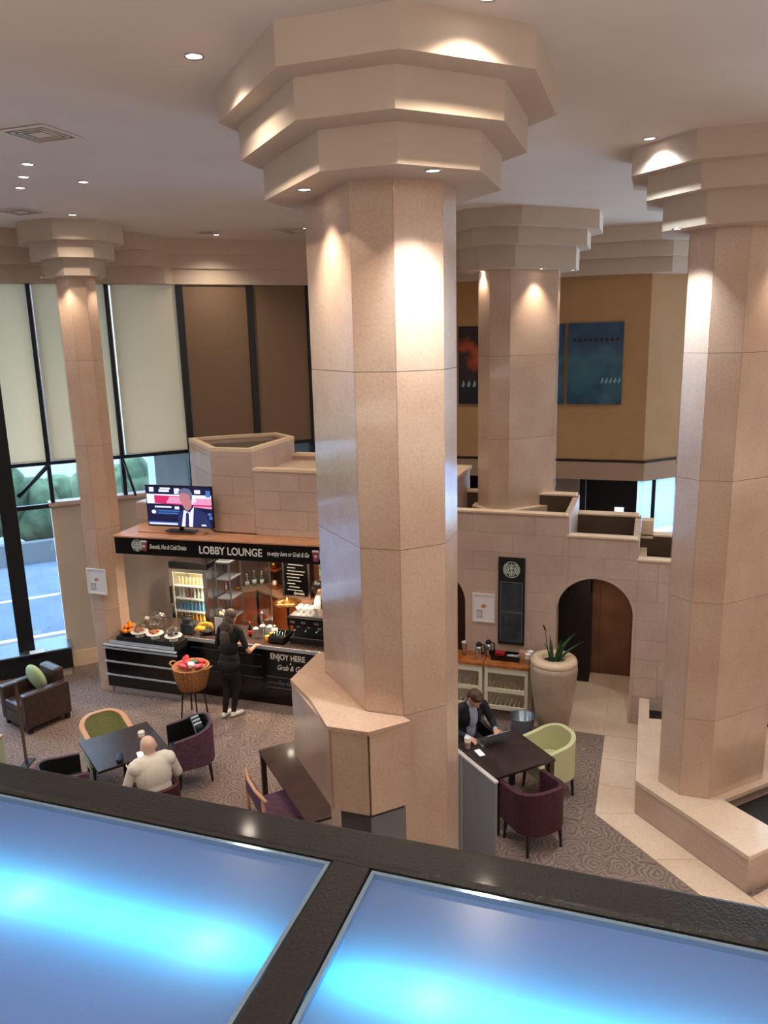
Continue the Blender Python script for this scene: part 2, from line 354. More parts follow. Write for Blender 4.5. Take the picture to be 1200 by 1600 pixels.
# blinds
names = ['far left', 'second from the left frame edge']
BL = {3: 'cream roller blind at the left edge of the photo, left of the first thin mullion', 4: 'glowing cream roller blind between the thin mullion and the slim column',
      5: 'wide cream roller blind right of the slim column, beside the brown blinds', 6: 'brown shaded roller blind above the stepped stone planter, left one',
      7: 'brown shaded roller blind, the middle one of the dark blinds', 8: 'brown shaded roller blind half hidden behind the big centre column'}
for i in range(2, len(SB)):
    s0 = SB[i]; s1 = SB[i + 1] if i + 1 < len(SB) else -4.9; brown = i >= 6
    t = thing('roller_blind', BL.get(i, 'cream roller blind outside the left picture edge' if i < 3 else 'brown shaded roller blind behind the big centre column'), 'blind', (*wp((s0 + s1) / 2), 3.72), group='roller blinds along the window wall')
    def part(name, mm, m_): o = mm.build(name, m_, t); o.location = -t.location; return o
    g = .038 if i < 5 else .052
    part('fabric', wprism(MB(), s0 + g, s1 - g * .6, .012, .016, 3.72, 6.558), M['blind_shaded'] if brown else M['blind'])
    part('bottom_bar', wprism(MB(), s0 + g, s1 - g * .6, .006, .022, 3.705, 3.725), M['blind_shaded'] if brown else M['creampaint'])

# back wall with the paintings, its corner and the slab edge below
wb = struct(MB().prism([(-4.95, 15.05), (-.07, 15.05), (2.6, 17.72), (2.5, 17.9), (-.15, 15.25), (-4.95, 15.25)], 3.24, TC).build('wall_back', M['tanwall']))
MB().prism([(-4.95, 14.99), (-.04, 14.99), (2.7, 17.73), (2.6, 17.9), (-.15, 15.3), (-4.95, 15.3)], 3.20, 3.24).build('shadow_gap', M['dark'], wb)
MB().prism([(-4.95, 15.0), (-.05, 15.0), (2.7, 17.75), (2.5, 18.0), (-4.95, 18.0)], 2.86, 3.20).build('slab_edge', mat('fascia_paint', C(178, 146, 124), .8), wb)
# room seen under the slab
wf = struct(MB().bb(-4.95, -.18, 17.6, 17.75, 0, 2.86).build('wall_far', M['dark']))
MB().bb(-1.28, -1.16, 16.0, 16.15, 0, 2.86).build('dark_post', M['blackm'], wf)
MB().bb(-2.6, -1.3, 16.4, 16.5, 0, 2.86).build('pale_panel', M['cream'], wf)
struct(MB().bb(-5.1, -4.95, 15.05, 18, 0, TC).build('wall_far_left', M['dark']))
for k, (s0, s1) in enumerate(((-.15, .12), (.2, .62), (.7, 1.5), (1.6, 2.6))):
    w = bpy.data.objects.new('window_%d' % (20 + k), None); COL.objects.link(w); struct(w); w.location = (s0, 17.6, .9)
    MB().bb(0, s1 - s0, 0, .02, 0, 1.96).build('pane', M['glass'], w)
    MB().bb(s1 - s0, s1 - s0 + .08, -.04, .1, -.9, 1.96).build('mullion', M['mull'], w)
    MB().bb(0, s1 - s0, -.04, .1, -.9, 0).build('sill_panel', M['steelb'], w)

# perimeter soffit, three steps of plaster
sf = struct(bpy.data.objects.new('trim_soffit', None)); COL.objects.link(sf)
for k, (z0, z1, off, offb) in enumerate(((T0 - .05, 6.83, .22, .05), (6.83, 7.07, .45, .08), (7.07, TC, .68, .11))):
    e = -7.86
    P = [wp(-13.2), wp(e - .0), (wp(e)[0], wp(e)[1] - off * 1.4142)] + [wp(-13.2, off)]
    MB().prism(P, z0, z1 - .0).build('soffit_step', M['cap'], sf)
    P = [wp(e + .0), (-4.9, 15.05), (-4.9 + offb * 1.0, 15.05 - offb), (wp(e, offb)[0] + .05, wp(e, offb)[1] + .05), (wp(e)[0], wp(e)[1] - offb * 1.4)]
    MB().prism(P, z0, z1).build('soffit_step', M['cap'], sf)
    MB().prism([(-4.9, 15.05), (-4.9, 15.05 - off), (.25, 15.05 - off), (3.2, 18.0 - off * 1.0), (2.7, 17.8), (-.07, 15.05)], z0, z1).build('soffit_step', M['cap'], sf)

# ------------------------------------------------------------------ columns
def column(name, label, P, z0, zt, joints, offs, tops=(6.84, 7.07), smat=None, base_trim=None):
    """P: ccw octagon, clad in marble panels course by course, stepped capital at the ceiling"""
    cx = sum(p[0] for p in P) / 8; cy = sum(p[1] for p in P) / 8
    t = thing(name, label, 'column', (cx, cy, z0), group=None)
    Q = [(p[0] - cx, p[1] - cy) for p in P]
    MB().prism(poly_offset(Q, -.022), 0, zt - z0 + .05).build('core', M['joint'], t)
    lv = [z0] + [j for j in joints if j > z0 + .05] + [zt + .02]
    I = poly_offset(Q, -.02)
    for a_, b_ in zip(lv[:-1], lv[1:]):
        for i in range(8):
            p, q, pi_, qi = Vector(Q[i]), Vector(Q[(i + 1) % 8]), Vector(I[i]), Vector(I[(i + 1) % 8])
            d = (q - p).normalized() * .0012
            MB().prism([tuple(p + d), tuple(q - d), tuple(qi - d), tuple(pi_ + d)], a_ - z0 + .002, b_ - z0 - .002).build('panel', smat or M['marble'], t)
    zz = [zt, tops[0], tops[1], TC]
    for k, d in enumerate(offs): MB().prism(poly_offset(Q, d), zz[k] - z0, zz[k + 1] - z0).build('capital_tier', M['cap'], t)
    if base_trim: MB().prism(poly_offset(Q, .09), 0, .14).build('base_trim', M['cope'], t, bevel=.01)
    return t
def octo(p, L=.92, s=.31, mirror=False):
    d = s * .7071; l = L * .7071
    if not mirror:   # long faces at 135 degrees; p = left end of the front face
        x, y = p; P = [(x, y), (x + s, y), (x + s + d, y + d), (x + s + d, y + d + s), (x + s + d - l, y + d + s + l), (x + d - l, y + d + s + l), (x - l, y + s + l), (x - l, y + l)]
    else:            # p = right end of the front face, long face goes off to the right
        x, y = p; P = [(x, y), (x + l, y + l), (x + l, y + l + s), (x + l - d, y + l + s + d), (x + l - d - s, y + l + s + d), (x - d - s, y + s + d), (x - d - s, y + d), (x - s, y)]
    return P
Jz = (1.40, 2.75, 4.07, 5.36)
PC = [(-1.995, 5.227), (-1.683, 5.227), (-1.41, 5.50), (-1.41, 5.88), (-2.06, 6.53), (-2.32, 6.53), (-2.588, 6.26), (-2.588, 5.82)]
column('marble_column', 'large marble clad octagonal column in the centre with stepped plaster capital', PC, 0, T0, Jz, ([.40, .40, .31, .31, .31, .22, .225, .31], [.655, .63, .49, .45, .45, .32, .29, .515], [.865, .85, .69, .6, .6, .42, .37, .67]), (6.86, 7.09))
column('marble_column', 'marble column at right standing on the low marble plinth', octo((.83, 8.515), .88, mirror=True), .45, 6.55, Jz, (.27, .43, .58))
column('marble_column', 'marble column behind the stone parapet in front of the blue painting', octo((-2.044, 11.95), .88, mirror=True), 2.758, 6.53, (4.0, 5.27), (.27, .43, .60), base_trim=True)
r_ = .275 / cos(pi / 8)
PL = [(-8.29 + r_ * cos(pi / 8 + k * pi / 4), 10.06 + r_ * sin(pi / 8 + k * pi / 4)) for k in range(8)]
column('slim_column', 'slim octagonal column at left in front of the cream blinds', PL, 0, 6.58, Jz, (.15, .30, .44), (6.82, 7.05))

# planter box hung on the centre column
pb = thing('column_planter_box', 'angular marble box wrapped round the left side of the centre column', 'planter', (-2.3, 5.3, 2.05))
v0, v1, v2, v7 = PC[7], PC[0], PC[1], PC[6]
e_ = .004
W_ = lambda P: [(x + 2.3, y - 5.3) for x, y in P]
PP = [(-1.87, 4.94), (-1.63, 5.18), (v2[0], v2[1] - e_), (v1[0], v1[1] - e_), (v0[0] - e_, v0[1] - e_), (v7[0] - e_, v7[1] + .0), (-2.79, 6.2), (-2.79, 5.6), (-2.165, 4.94)]
MB().prism(W_(PP), .012, .66).build('body', M['joint'], pb)
I_ = [(-2.165, 4.94), (-1.87, 4.94), (-1.63, 5.18)]
def facep(p, q, z0, z1, m_, th=.02, nm='panel'):
    p, q = Vector(p), Vector(q); e = (q - p).normalized(); n = Vector((e.y, -e.x)) * th
    a_, b_ = p + e * .003, q - e * .003
    MB().prism(W_([tuple(a_), tuple(b_), tuple(b_ + n), tuple(a_ + n)]), z0, z1).build(nm, m_, pb)
facep((-2.79, 6.2), (-2.79, 5.6), 0, .665, M['marble']); facep((-2.79, 5.6), (-2.165, 4.94), 0, .665, M['marble'])
facep((-2.165, 4.94), (-1.87, 4.94), 0, .665, M['marble']); facep((-1.87, 4.94), (-1.63, 5.18), 0, .665, M['marble'])
mid_i, mid_o = (-2.30, 5.54), (-2.48, 5.275)
MB().prism(W_([(-2.19, 4.915), (-1.86, 4.915), (-1.61, 5.17), (v2[0], v2[1] - e_), (v1[0], v1[1] - e_), mid_i, mid_o]), .666, .70).build('top_slab', M['marble'], pb)
MB().prism(W_([mid_o, mid_i, (v0[0] - e_, v0[1] - e_), (v7[0] - e_, v7[1]), (-2.815, 6.2), (-2.815, 5.59)]), .666, .70).build('top_slab', M['marble'], pb)
# dark service cabinet below the box
cb = thing('grey_cabinet', 'dark grey cabinet standing under the marble box at the foot of the column', 'cabinet', (-1.9, 5.1, 0))
MB().prism([(x + 1.9, y - 5.1) for x, y in ((-2.14, 5.0), (-1.88, 4.98), (-1.68, 5.18), (-1.70, 5.215), (-2.0, 5.215), (-2.14, 5.3))], 0, 2.04).build('body', M['greyd'], cb)
MB().prism([(x + 1.9, y - 5.1) for x, y in ((-1.885, 4.972), (-1.875, 4.97), (-1.67, 5.175), (-1.68, 5.18))], .1, 2.0).build('door', M['grey'], cb)

# ------------------------------------------------------------------ arcade wall (stepped parapet)
wa = struct(bpy.data.objects.new('wall_arcade', None)); COL.objects.link(wa)
TW = 10.94; CH = .29; zt3 = 3.056
steps = [(-3.86, -1.0, zt3), (-1.0, -.045, zt3 - CH), (-.045, .62, zt3 - 2 * CH), (.62, 1.3, zt3 - 3 * CH), (1.3, 2.6, zt3 - 4 * CH)]
arches = [(-.62, .53, 1.64), (-3.035, .53, 1.64)]
def hw(a, z):
    if z <= a[2]: return a[1]
    d = a[1] ** 2 - (z - a[2]) ** 2
    return math.sqrt(d) if d > 0 else 0
def in_steps(s0, s1, z1):
    for a0, a1, zt in steps:
        if s0 < a1 and s1 > a0 and z1 > zt + .02: return False
    return True
rows = []; z = zt3
while z > .02: rows.append((max(0, z - CH), z)); z -= CH
rnd = random.Random(3)
core = MB(); blocks = 0
for ri, (z0, z1) in enumerate(rows):
    s = -3.86; cuts = [s]
    while s < 2.6:
        s += rnd.choice((.58, .72, .9)); cuts.append(min(s, 2.6))
    for sb_ in (-1.0, -.045, .62, 1.3): cuts.append(sb_)
    for a in arches:
        if z0 < a[2] + a[1]: cuts.append(a[0])
    cuts = sorted(set(round(c, 3) for c in cuts))
    cuts2 = [cuts[0]]
    for c in cuts[1:]:
        if c - cuts2[-1] > .16 or c in (-1.0, -.045, .62, 1.3, 2.6) or any(abs(c - a[0]) < .001 for a in arches): cuts2.append(c)
    for s0, s1 in zip(cuts2[:-1], cuts2[1:]):
        if not in_steps(s0 + .01, s1 - .01, z1): continue
        g = .0012; P = [(s0 + g, z0 + g), (s1 - g, z0 + g), (s1 - g, z1 - g), (s0 + g, z1 - g)]; depth = 0
        for a in arches:
            n = 20; zsA = [z0 + g + (z1 - z0 - 2 * g) * sin(pi / 2 * i / n) for i in range(n + 1)]; wmax = hw(a, z0)
            if wmax <= 0: continue
            if s1 <= a[0] + .001 and s1 > a[0] - wmax:      # block left of the arch centre: cut its right side
                pts = [(min(s1 - g, a[0] - hw(a, zz)), zz) for zz in zsA]; 
                if pts[-1][0] <= s0 + g and pts[0][0] <= s0 + g: P = None; break
                P = [(s0 + g, z0 + g)] + [(max(p[0], s0 + g), p[1]) for p in pts] + [(s0 + g, z1 - g)]
            elif s0 >= a[0] - .001 and s0 < a[0] + wmax:
                pts = [(max(s0 + g, a[0] + hw(a, zz)), zz) for zz in zsA]
                if pts[-1][0] >= s1 - g and pts[0][0] >= s1 - g: P = None; break
                P = [(s1 - g, z1 - g)] + [(min(p[0], s1 - g), p[1]) for p in pts[::-1]] + [(s1 - g, z0 + g)]
        if P is None: continue
        Q = []
        for p in P:
            if not Q or (abs(p[0] - Q[-1][0]) + abs(p[1] - Q[-1][1])) > 1e-4: Q.append(p)
        if len(Q) > 2 and (abs(Q[0][0] - Q[-1][0]) + abs(Q[0][1] - Q[-1][1])) < 1e-4: Q.pop()
        if len(Q) < 3: continue
        A = abs(sum(Q[i][0] * Q[(i + 1) % len(Q)][1] - Q[(i + 1) % len(Q)][0] * Q[i][1] for i in range(len(Q)))) / 2
        if A < .0002: continue
        MB().yprism(Q, TW - rnd.uniform(0, .0015), TW + .03).build('stone_block', M['stone'], wa); blocks += 1
        if P: core.yprism([(x, zz) for x, zz in Q], TW + .031, TW + .28)
core.build('core', M['stone'], wa)
for a0, a1, zt in steps:
    MB().bb(a0 - (.0 if a0 < -3 else .03), a1 - .032, TW - .02, TW + .12, zt, zt + .032).build('coping', M['cope'], wa, bevel=.006)
    MB().bb(a0, a1, TW + .281, 12.38, zt - .34, zt - .30).build('planter_bed', M['dark'], wa); MB().bb(a0, a1, 12.38, 12.398, zt - .34, zt - .004).build('shade_panel', mat('inner_panel', C(92, 72, 56), .8), wa)  # dark panel: shade on the rear parapet's inner face put into its colour
    MB().bb(a0 + .0, a1 + .0, 12.4, 12.55, 2.2, zt).build('rear_parapet', M['stone'], wa)
    MB().bb(a0, a1 - .032, 12.37, 12.6, zt, zt + .03).build('rear_coping', M['cope'], wa, bevel=.006)
for k, sx_ in enumerate((-1.0, -.045, .62)):
    MB().bb(sx_ - .09, sx_, TW + .29, 12.39, 2.3, zt3 - CH * k - .01).build('end_wall', M['stone'], wa)
MB().bb(-3.85, -2.80, 11.55, 12.6, zt3 - .36, 3.42).build('raised_block', M['stone'], wa); MB().bb(-3.85, -2.77, 11.52, 12.63, 3.42, 3.47).build('raised_coping', M['cope'], wa, bevel=.006)
MB().bb(-.04, .14, 12.37, 12.6, 2.44, 2.72).build('pale_block', M['cope'], wa)
# passage behind the arches
ps = struct(MB().bb(-3.75, -.05, 12.62, 12.75, 0, 1.99).build('wall_passage', M['doorwood']))
for k in range(7): MB().bb(-3.55 + k * .49, -3.075 + k * .49, 12.595, 12.62, .02, 1.99).build('timber_panel', M['doorwood'], ps)
MB().bb(-3.75, -.05, 12.60, 12.75, 1.995, 2.2).build('lintel', M['cope'], ps)
MB().bb(-3.75, .06, 11.23, 12.6, 2.2, 2.29).build('passage_ceiling', M['cope'], ps)
MB().bb(-.088, .05, 11.23, 12.62, 0, 2.2).build('passage_end', M['cope'], ps)
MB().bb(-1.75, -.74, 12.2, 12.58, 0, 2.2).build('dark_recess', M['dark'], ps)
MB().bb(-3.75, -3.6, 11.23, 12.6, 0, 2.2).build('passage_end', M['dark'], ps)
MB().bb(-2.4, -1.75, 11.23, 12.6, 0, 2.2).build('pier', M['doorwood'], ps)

# ------------------------------------------------------------------ plinth under the right column
pt = thing('marble_plinth', 'low wide marble plinth with dark sunken beds around the right column', 'plinth', (1.2, 9.2, 0))
O_ = lambda P: [(x - 1.2, y - 9.2) for x, y in P]
outer = [(.065, 10.9), (.065, 8.69), (1.15, 7.61), (3.9, 10.36), (3.9, 10.9)]
MB().prism(O_([(.085, 10.9), (.085, 8.70), (1.15, 7.64), (3.88, 10.37), (3.88, 10.9)]), 0, .26).build('base', M['stone'], pt)
for p, q in (((.065, 10.9), (.065, 9.8)), ((.065, 9.8), (.065, 8.69)), ((.065, 8.69), (1.15, 7.61)), ((1.15, 7.61), (2.3, 8.76)), ((2.3, 8.76), (3.9, 10.36))):
    p, q = Vector(p), Vector(q); e = (q - p).normalized(); n = Vector((-e.y, e.x)) * .02; e *= .002
    for z0, z1 in ((.0, .27), (.272, .40)): MB().prism(O_([tuple(p + e), tuple(q - e), tuple(q - e + n * 1.3), tuple(p + e + n * 1.3)]), z0, z1).build('facing', M['stone'], pt)
top = lambda P: MB().prism(O_(P), .40, .45).build('top_slab', M['pathm'], pt)
top([(.05, 10.9), (.05, 9.4), (.19, 9.2), (.19, 10.9)])
top([(.05, 9.4), (.05, 8.68), (.56, 8.18), (.86, 8.40), (.99, 8.55), (.83, 8.72), (.3, 9.2), (.19, 9.2)])
top([(.56, 8.18), (1.15, 7.58), (1.83, 8.26), (1.52, 8.07), (.99, 8.55), (.86, 8.4)])
top([(1.83, 8.26), (3.93, 10.36), (3.6, 10.6), (1.52, 8.07)][0:4])
top([(.99, 8.55), (2.4, 9.96), (2.3, 10.06), (.83, 8.72)])
top([(.19, 9.2), (.3, 9.2), (.83, 8.72), (2.3, 10.06), (1.9, 10.5), (.19, 10.3)])
MB().prism(O_([(1.0, 8.56), (1.52, 8.08), (3.5, 10.6), (2.4, 9.96)]), .26, .30).build('sunken_bed', M['dark'], pt)
MB().prism(O_([(.19, 10.9), (.19, 10.3), (1.9, 10.5), (2.3, 10.06), (2.4, 9.96), (3.5, 10.6), (3.8, 10.9)]), .26, .28).build('sunken_bed', M['dark'], pt)

# ------------------------------------------------------------------ stepped tower above the servery
tw = thing('stone_tower', 'stepped stone planter tower rising above the counter canopy', 'planter', (-5.6, 10.6, 2.70))
X_ = lambda P: [(x + 5.6, y - 10.6) for x, y in P]
def shell(P, z0, z1, m_, nm, th=.10, frm=None):
    pass
outA = [(-6.3, 10.25), (-5.6, 10.25), (-5.6, 11.75), (-6.15, 12.2), (-6.95, 11.65), (-7.33, 11.28)]
MB().prism(X_(poly_offset(outA, -.03)), 0, 1.18).build('core', M['stone'], tw)
MB().prism(X_(poly_offset(outA, -.10)), 1.18, 1.20).build('bed', M['bed'], tw)
inn = poly_offset(outA, -.10)
for i in range(6):
    MB().prism(X_([outA[i], outA[(i + 1) % 6], inn[(i + 1) % 6], inn[i]]), 1.27, 1.32).build('rim', M['cope'], tw)
    q = poly_offset(outA, -.0); k = poly_offset(outA, -.09)
    MB().prism(X_([q[i], q[(i + 1) % 6], k[(i + 1) % 6], k[i]]), 1.18, 1.27).build('rim_base', M['stone'], tw)
def course_blocks(p, q, z0, z1, parent, conv, bw=.7, seed=1, stag=0):
    p, q = Vector(p), Vector(q); e = (q - p).normalized(); n = Vector((e.y, -e.x)); L_ = (q - p).length
    rr = random.Random(seed); zz = z1; row = 0
    while zz > z0 + .02:
        zb = max(z0, zz - CH); u = 0; first = True
        while u < L_ - .01:
            w = (bw * (.5 if (row + stag) % 2 and first else 1)) * rr.uniform(.85, 1.2); first = False
            if u + w > L_ - .2: w = L_ - u
            a_ = p + e * (u + .002); b_ = p + e * (u + w - .002)
            MB().prism(conv([tuple(a_), tuple(b_), tuple(b_ - n * .03), tuple(a_ - n * .03)]), zb + .002, zz - .002).build('stone_block', M['stone'], parent)
            u += w
        zz = zb; row += 1
course_blocks((-7.33, 11.28), (-6.3, 10.25), 0, 1.18, tw, X_, .75, 5)
course_blocks((-6.3, 10.25), (-5.6, 10.25), 0, 1.18, tw, X_, .62, 6)
course_blocks((-5.6, 10.25), (-5.6, 11.75), .9, 1.18, tw, X_, .75, 7)
# lower step to the right
MB().bb(.0, 1.7, -.32, 1.2, 0, .93).build('core', M['stone'], tw)
course_blocks((-5.6, 10.25), (-3.9, 10.25), 0, .98, tw, X_, .75, 9)
MB().bb(.0, 1.7, -.36, -.22, .98, 1.03).build('rim', M['cope'], tw, bevel=.005)
MB().bb(.0, 1.7, -.22, 1.1, .86, .88).build('bed', M['bed'], tw); MB().bb(.0, 1.7, 1.1, 1.25, .86, 1.0).build('rim_base', M['stone'], tw)
MB().bb(.0, 1.7, 1.07, 1.27, 1.0, 1.04).build('rim', M['cope'], tw)

# ------------------------------------------------------------------ servery canopy with its fascia sign
CA = R(3.4)
cn = thing('canopy', 'long black canopy fascia lettered LOBBY LOUNGE with an oak top over the counter', 'canopy', (-7.78, 9.70, 2.41), CA)
MB().bb(0, 3.9, 0, .04, 0, .27).build('fascia', M['black'], cn, bevel=.004)
MB().prism([(-.02, -.02), (3.9, -.02), (3.9, .31), (1.49, .46), (.50, 1.45), (1.02, 2.0), (.25, 2.45), (-.02, 2.25)], .27, .29).build('oak_top', M['canopyoak'], cn)
MB().prism([(0, .04), (3.9, .04), (3.9, 1.2), (1.6, 3.9), (.1, 2.3)], .17, .268).build('roof_board', M['canopyoak'], cn)
MB().bb(.28, 1.42, .24, .40, .29, .315).build('tv_shelf', M['canopyoak'], cn, bevel=.004)
def emblem(parent, c, r, y=-.003):
    """round emblem: dark disc, pale ring, crowned long haired figure reduced to bars and waves"""
    m_ = MB(); m_.cur = 0
    x, z = c
    def disc(cx, cz, rr, y0, y1, n=28, a0=0, a1=2 * pi, r0=0):
        if r0 == 0: m_.yprism([(cx + rr * cos(2 * pi * k / n), cz + rr * sin(2 * pi * k / n)) for k in range(n)], y0, y1)
        else:
            P = [(cx + rr * cos(a0 + (a1 - a0) * k / n), cz + rr * sin(a0 + (a1 - a0) * k / n)) for k in range(n + 1)]
            Q = [(cx + r0 * cos(a0 + (a1 - a0) * k / n), cz + r0 * sin(a0 + (a1 - a0) * k / n)) for k in range(n + 1)]
            for k in range(n): m_.yprism([P[k], P[k + 1], Q[k + 1], Q[k]], y0, y1)
    disc(x, z, r, y - .006, y + .002)
    m_.cur = 1
    disc(x, z, r, y - .008, y - .006, 24, 0, 2 * pi, r * .93)
    for s_ in (-1, 1):
        disc(x, z, r * .86, y - .009, y - .006, 10, pi / 2 + s_ * .55, pi / 2 + s_ * 2.3, r * .70)
        disc(x, z - r * .05, r * .60, y - .009, y - .006, 10, pi / 2 + s_ * .65, pi / 2 + s_ * 2.6, r * .47)
        disc(x, z, r * .40, y - .009, y - .006, 8, pi / 2 + s_ * .9, pi / 2 + s_ * 2.8, r * .30)
        m_.yprism([(x + s_ * r * .12, z - r * .25), (x + s_ * r * .30, z - r * .75), (x + s_ * r * .16, z - r * .78)], y - .009, y - .006)
    disc(x, z + r * .18, r * .20, y - .009, y - .006, 14)
    m_.yprism([(x - r * .25, z + r * .42), (x - r * .3, z + r * .68), (x - r * .1, z + r * .52), (x, z + r * .8), (x + r * .1, z + r * .52), (x + r * .3, z + r * .68), (x + r * .25, z + r * .42)], y - .009, y - .006)
    m_.yprism([(x - r * .1, z - r * .05), (x + r * .1, z - r * .05), (x + r * .06, z - r * .8), (x - r * .06, z - r * .8)], y - .009, y - .006)
    return m_.build('emblem', [mat('emblem_green', C(58, 84, 74), .5), mat('emblem_pale', C(206, 216, 208), .5)], parent)
def cup_print(parent, c, h, y=-.003):
    m_ = MB(); x, z = c
    m_.yprism([(x - h * .22, z - h * .5), (x + h * .22, z - h * .5), (x + h * .3, z + h * .32), (x - h * .3, z + h * .32)], y - .004, y)
    m_.cur = 1
    m_.yprism([(x - h * .34, z + h * .32), (x + h * .34, z + h * .32), (x + h * .26, z + h * .5), (x - h * .26, z + h * .5)], y - .005, y)
    m_.yprism([(x - h * .1, z - h * .15), (x + h * .1, z - h * .15), (x + h * .1, z + h * .05), (x - h * .1, z + h * .05)], y - .006, y)
    return m_.build('cup_print', [mat('berry', C(150, 70, 90), .5), M['txt']], parent)
emblem(cn, (.40, .15), .095); cup_print(cn, (.52, .15), .17)
text('Smooth, Hot & Cold Drinks', .098, M['txt'], cn, (.61, -.004, .11), shear=.35, sx=.56, bold=.0015)
text('LOBBY LOUNGE', .165, M['txt'], cn, (1.45, -.004, .075), sx=.85, bold=.003)
text('to-enjoy here or Grab & Go', .098, M['txt'], cn, (2.56, -.004, .10), shear=.35, sx=.58, bold=.001)
cup_print(cn, (3.32, .13), .17); emblem(cn, (3.47, .13), .10)
for k, (x, y) in enumerate(((.9, .7), (1.7, .6), (2.5, .6), (3.2, .7), (1.3, 1.6), (2.2, 1.7))):
    MB().cyl((x, y, .155), .05, .014, 16).build('bar_lamp', M['bulb'], cn)
    d = bpy.data.lights.new('bar_spot', 'SPOT'); d.energy = 85; d.color = (1, .80, .58); d.spot_size = R(130); d.spot_blend = .6; d.shadow_soft_size = .05
    o = bpy.data.objects.new('bar_spot', d); COL.objects.link(o); o.parent = cn; o.location = (x, y, .14)

# television on the canopy
tv = thing('television', 'flat screen television showing a newsreader, standing on the canopy shelf', 'television', (-6.77, 10.02, 2.745), R(3))
MB().bb(-.57, .57, 0, .035, .065, .715).build('casing', M['tvoff'], tv, bevel=.004)
MB().box((0, .02, .005), (.5, .16, .01)).box((0, .02, .04), (.07, .03, .07)).build('stand', M['tvoff'], tv)
tm = [emitm('tv_navy', C(20, 24, 70), .5), emitm('tv_magenta', C(190, 36, 96), .9), emitm('tv_white', C(214, 224, 250), .9), emitm('tv_skin', C(178, 118, 130), .8), emitm('tv_suit', C(38, 48, 104), .6),
      emitm('tv_blue', C(70, 110, 190), .8), emitm('tv_pinkpale', C(216, 150, 190), .8), emitm('tv_hair', C(110, 116, 150), .6), emitm('tv_caption', C(24, 60, 110), .6)]
s_ = MB(); yy = [0]
def scr(P, k):
    s_.cur = k; yy[0] -= .0004; s_.yprism([(-.555 + p[0] * 1.11, .08 + p[1] * .62) for p in P], yy[0] - .0004, yy[0])
rect = lambda a, b, c, d: [(a, b), (c, b), (c, d), (a, d)]
scr(rect(0, 0, 1, 1), 0)
scr(rect(0, .56, 1, .80), 2); scr([(.12, .57), (.55, .54), (.55, .76), (.12, .77)], 1); scr([(.3, .58), (.55, .57), (.55, .74), (.36, .74)], 6); scr([(.72, .5), (1, .46), (1, .72), (.72, .72)], 6); scr(rect(.72, .52, 1, .56), 1)
for a, b, c, d in ((.05, .86, .12, .97), (.2, .86, .36, .92), (.22, .93, .38, .97), (.44, .82, .52, .96), (.75, .84, .84, .93), (.92, .76, .99, .92), (.12, .46, .38, .5), (.43, .43, .5, .5), (.93, .3, .99, .36), (.95, .2, 1, .28)): scr(rect(a, b, c, d), 2 if a < .8 else 5)
scr(rect(0, .02, .5, .1), 5); scr(rect(.02, .03, .48, .07), 2); scr(rect(.12, .28, .52, .42), 8); 
for b in (.31, .37): scr(rect(.17, b, .5, b + .025), 5)
scr([(.10 + .035 * cos(k), .35 + .05 * sin(k)) for k in [i * pi / 6 for i in range(12)]], 2)
scr([(.46, 0), (.48, .34), (.58, .45), (.74, .5), (.90, .36), (.99, 0)], 4)
scr([(.52, 0), (.57, .42), (.66, .36), (.73, .52), (.69, .0)], 2); scr([(.575, 0), (.60, .33), (.62, .38), (.645, .33), (.635, 0)], 4)
scr([(.60, .42), (.57, .5), (.545, .6), (.52, .64), (.52, .78), (.56, .88), (.66, .9), (.70, .8), (.705, .62), (.69, .48), (.64, .41)], 3)
scr([(.49, .83), (.53, .93), (.60, .98), (.68, .95), (.72, .84), (.71, .68), (.685, .66), (.67, .82), (.56, .85)], 7); scr(rect(.735, .62, .765, .76), 2)
scr(rect(.83, .03, .9, .07), 2)
s_.build('screen', tm, tv)

# ------------------------------------------------------------------ servery counter
ct = thing('service_counter', 'long black servery counter with a dark stone top and steel edge', 'counter', (-5.9, 10.4, 0))
MB().bb(-.93, 1.95, -.31, .33, 0, .93).build('body', M['black'], ct, bevel=.004)
MB().bb(-2.05, -.935, -.31, .33, 0, .93).build('body', M['black'], ct)
MB().bb(-2.08, 2.0, -.34, .38, .93, .98).build('worktop', mat('worktop_stone', C(74, 58, 52), .22, noise=(60, C(92, 72, 62), .45, .7)), ct, bevel=.006)
MB().bb(-1.0, 2.0, -.352, -.340, .925, .985).build('steel_edge', mat('rail_reflection', C(206, 216, 226), .35, .5), ct, bevel=.003)  # window reflection put into the pale blue base colour
for z in (.80, .60, .42): MB().bb(-.93, .35, -.325, -.31, z, z + .018).build('steel_strip', mat('dim_steel', C(90, 98, 112), .4, .8), ct)
text('ENJOY HERE', .13, M['txt'], ct, (.50, -.318, .77), sx=.82, bold=.003)
text('Grab & Go', .12, M['txt'], ct, (.60, -.318, .60), shear=.4, sx=.8, bold=.001)
text('&', .05, M['txt'], ct, (.83, -.318, .70))
for z in (.46, .36, .28): MB().bb(.42, 1.1, -.3125, -.3105, z, z + .012).build('chalk_line', M['txtdim'], ct)
text('To Go', .10, M['txtdim'], ct, (.62, -.318, .34), sx=.9)

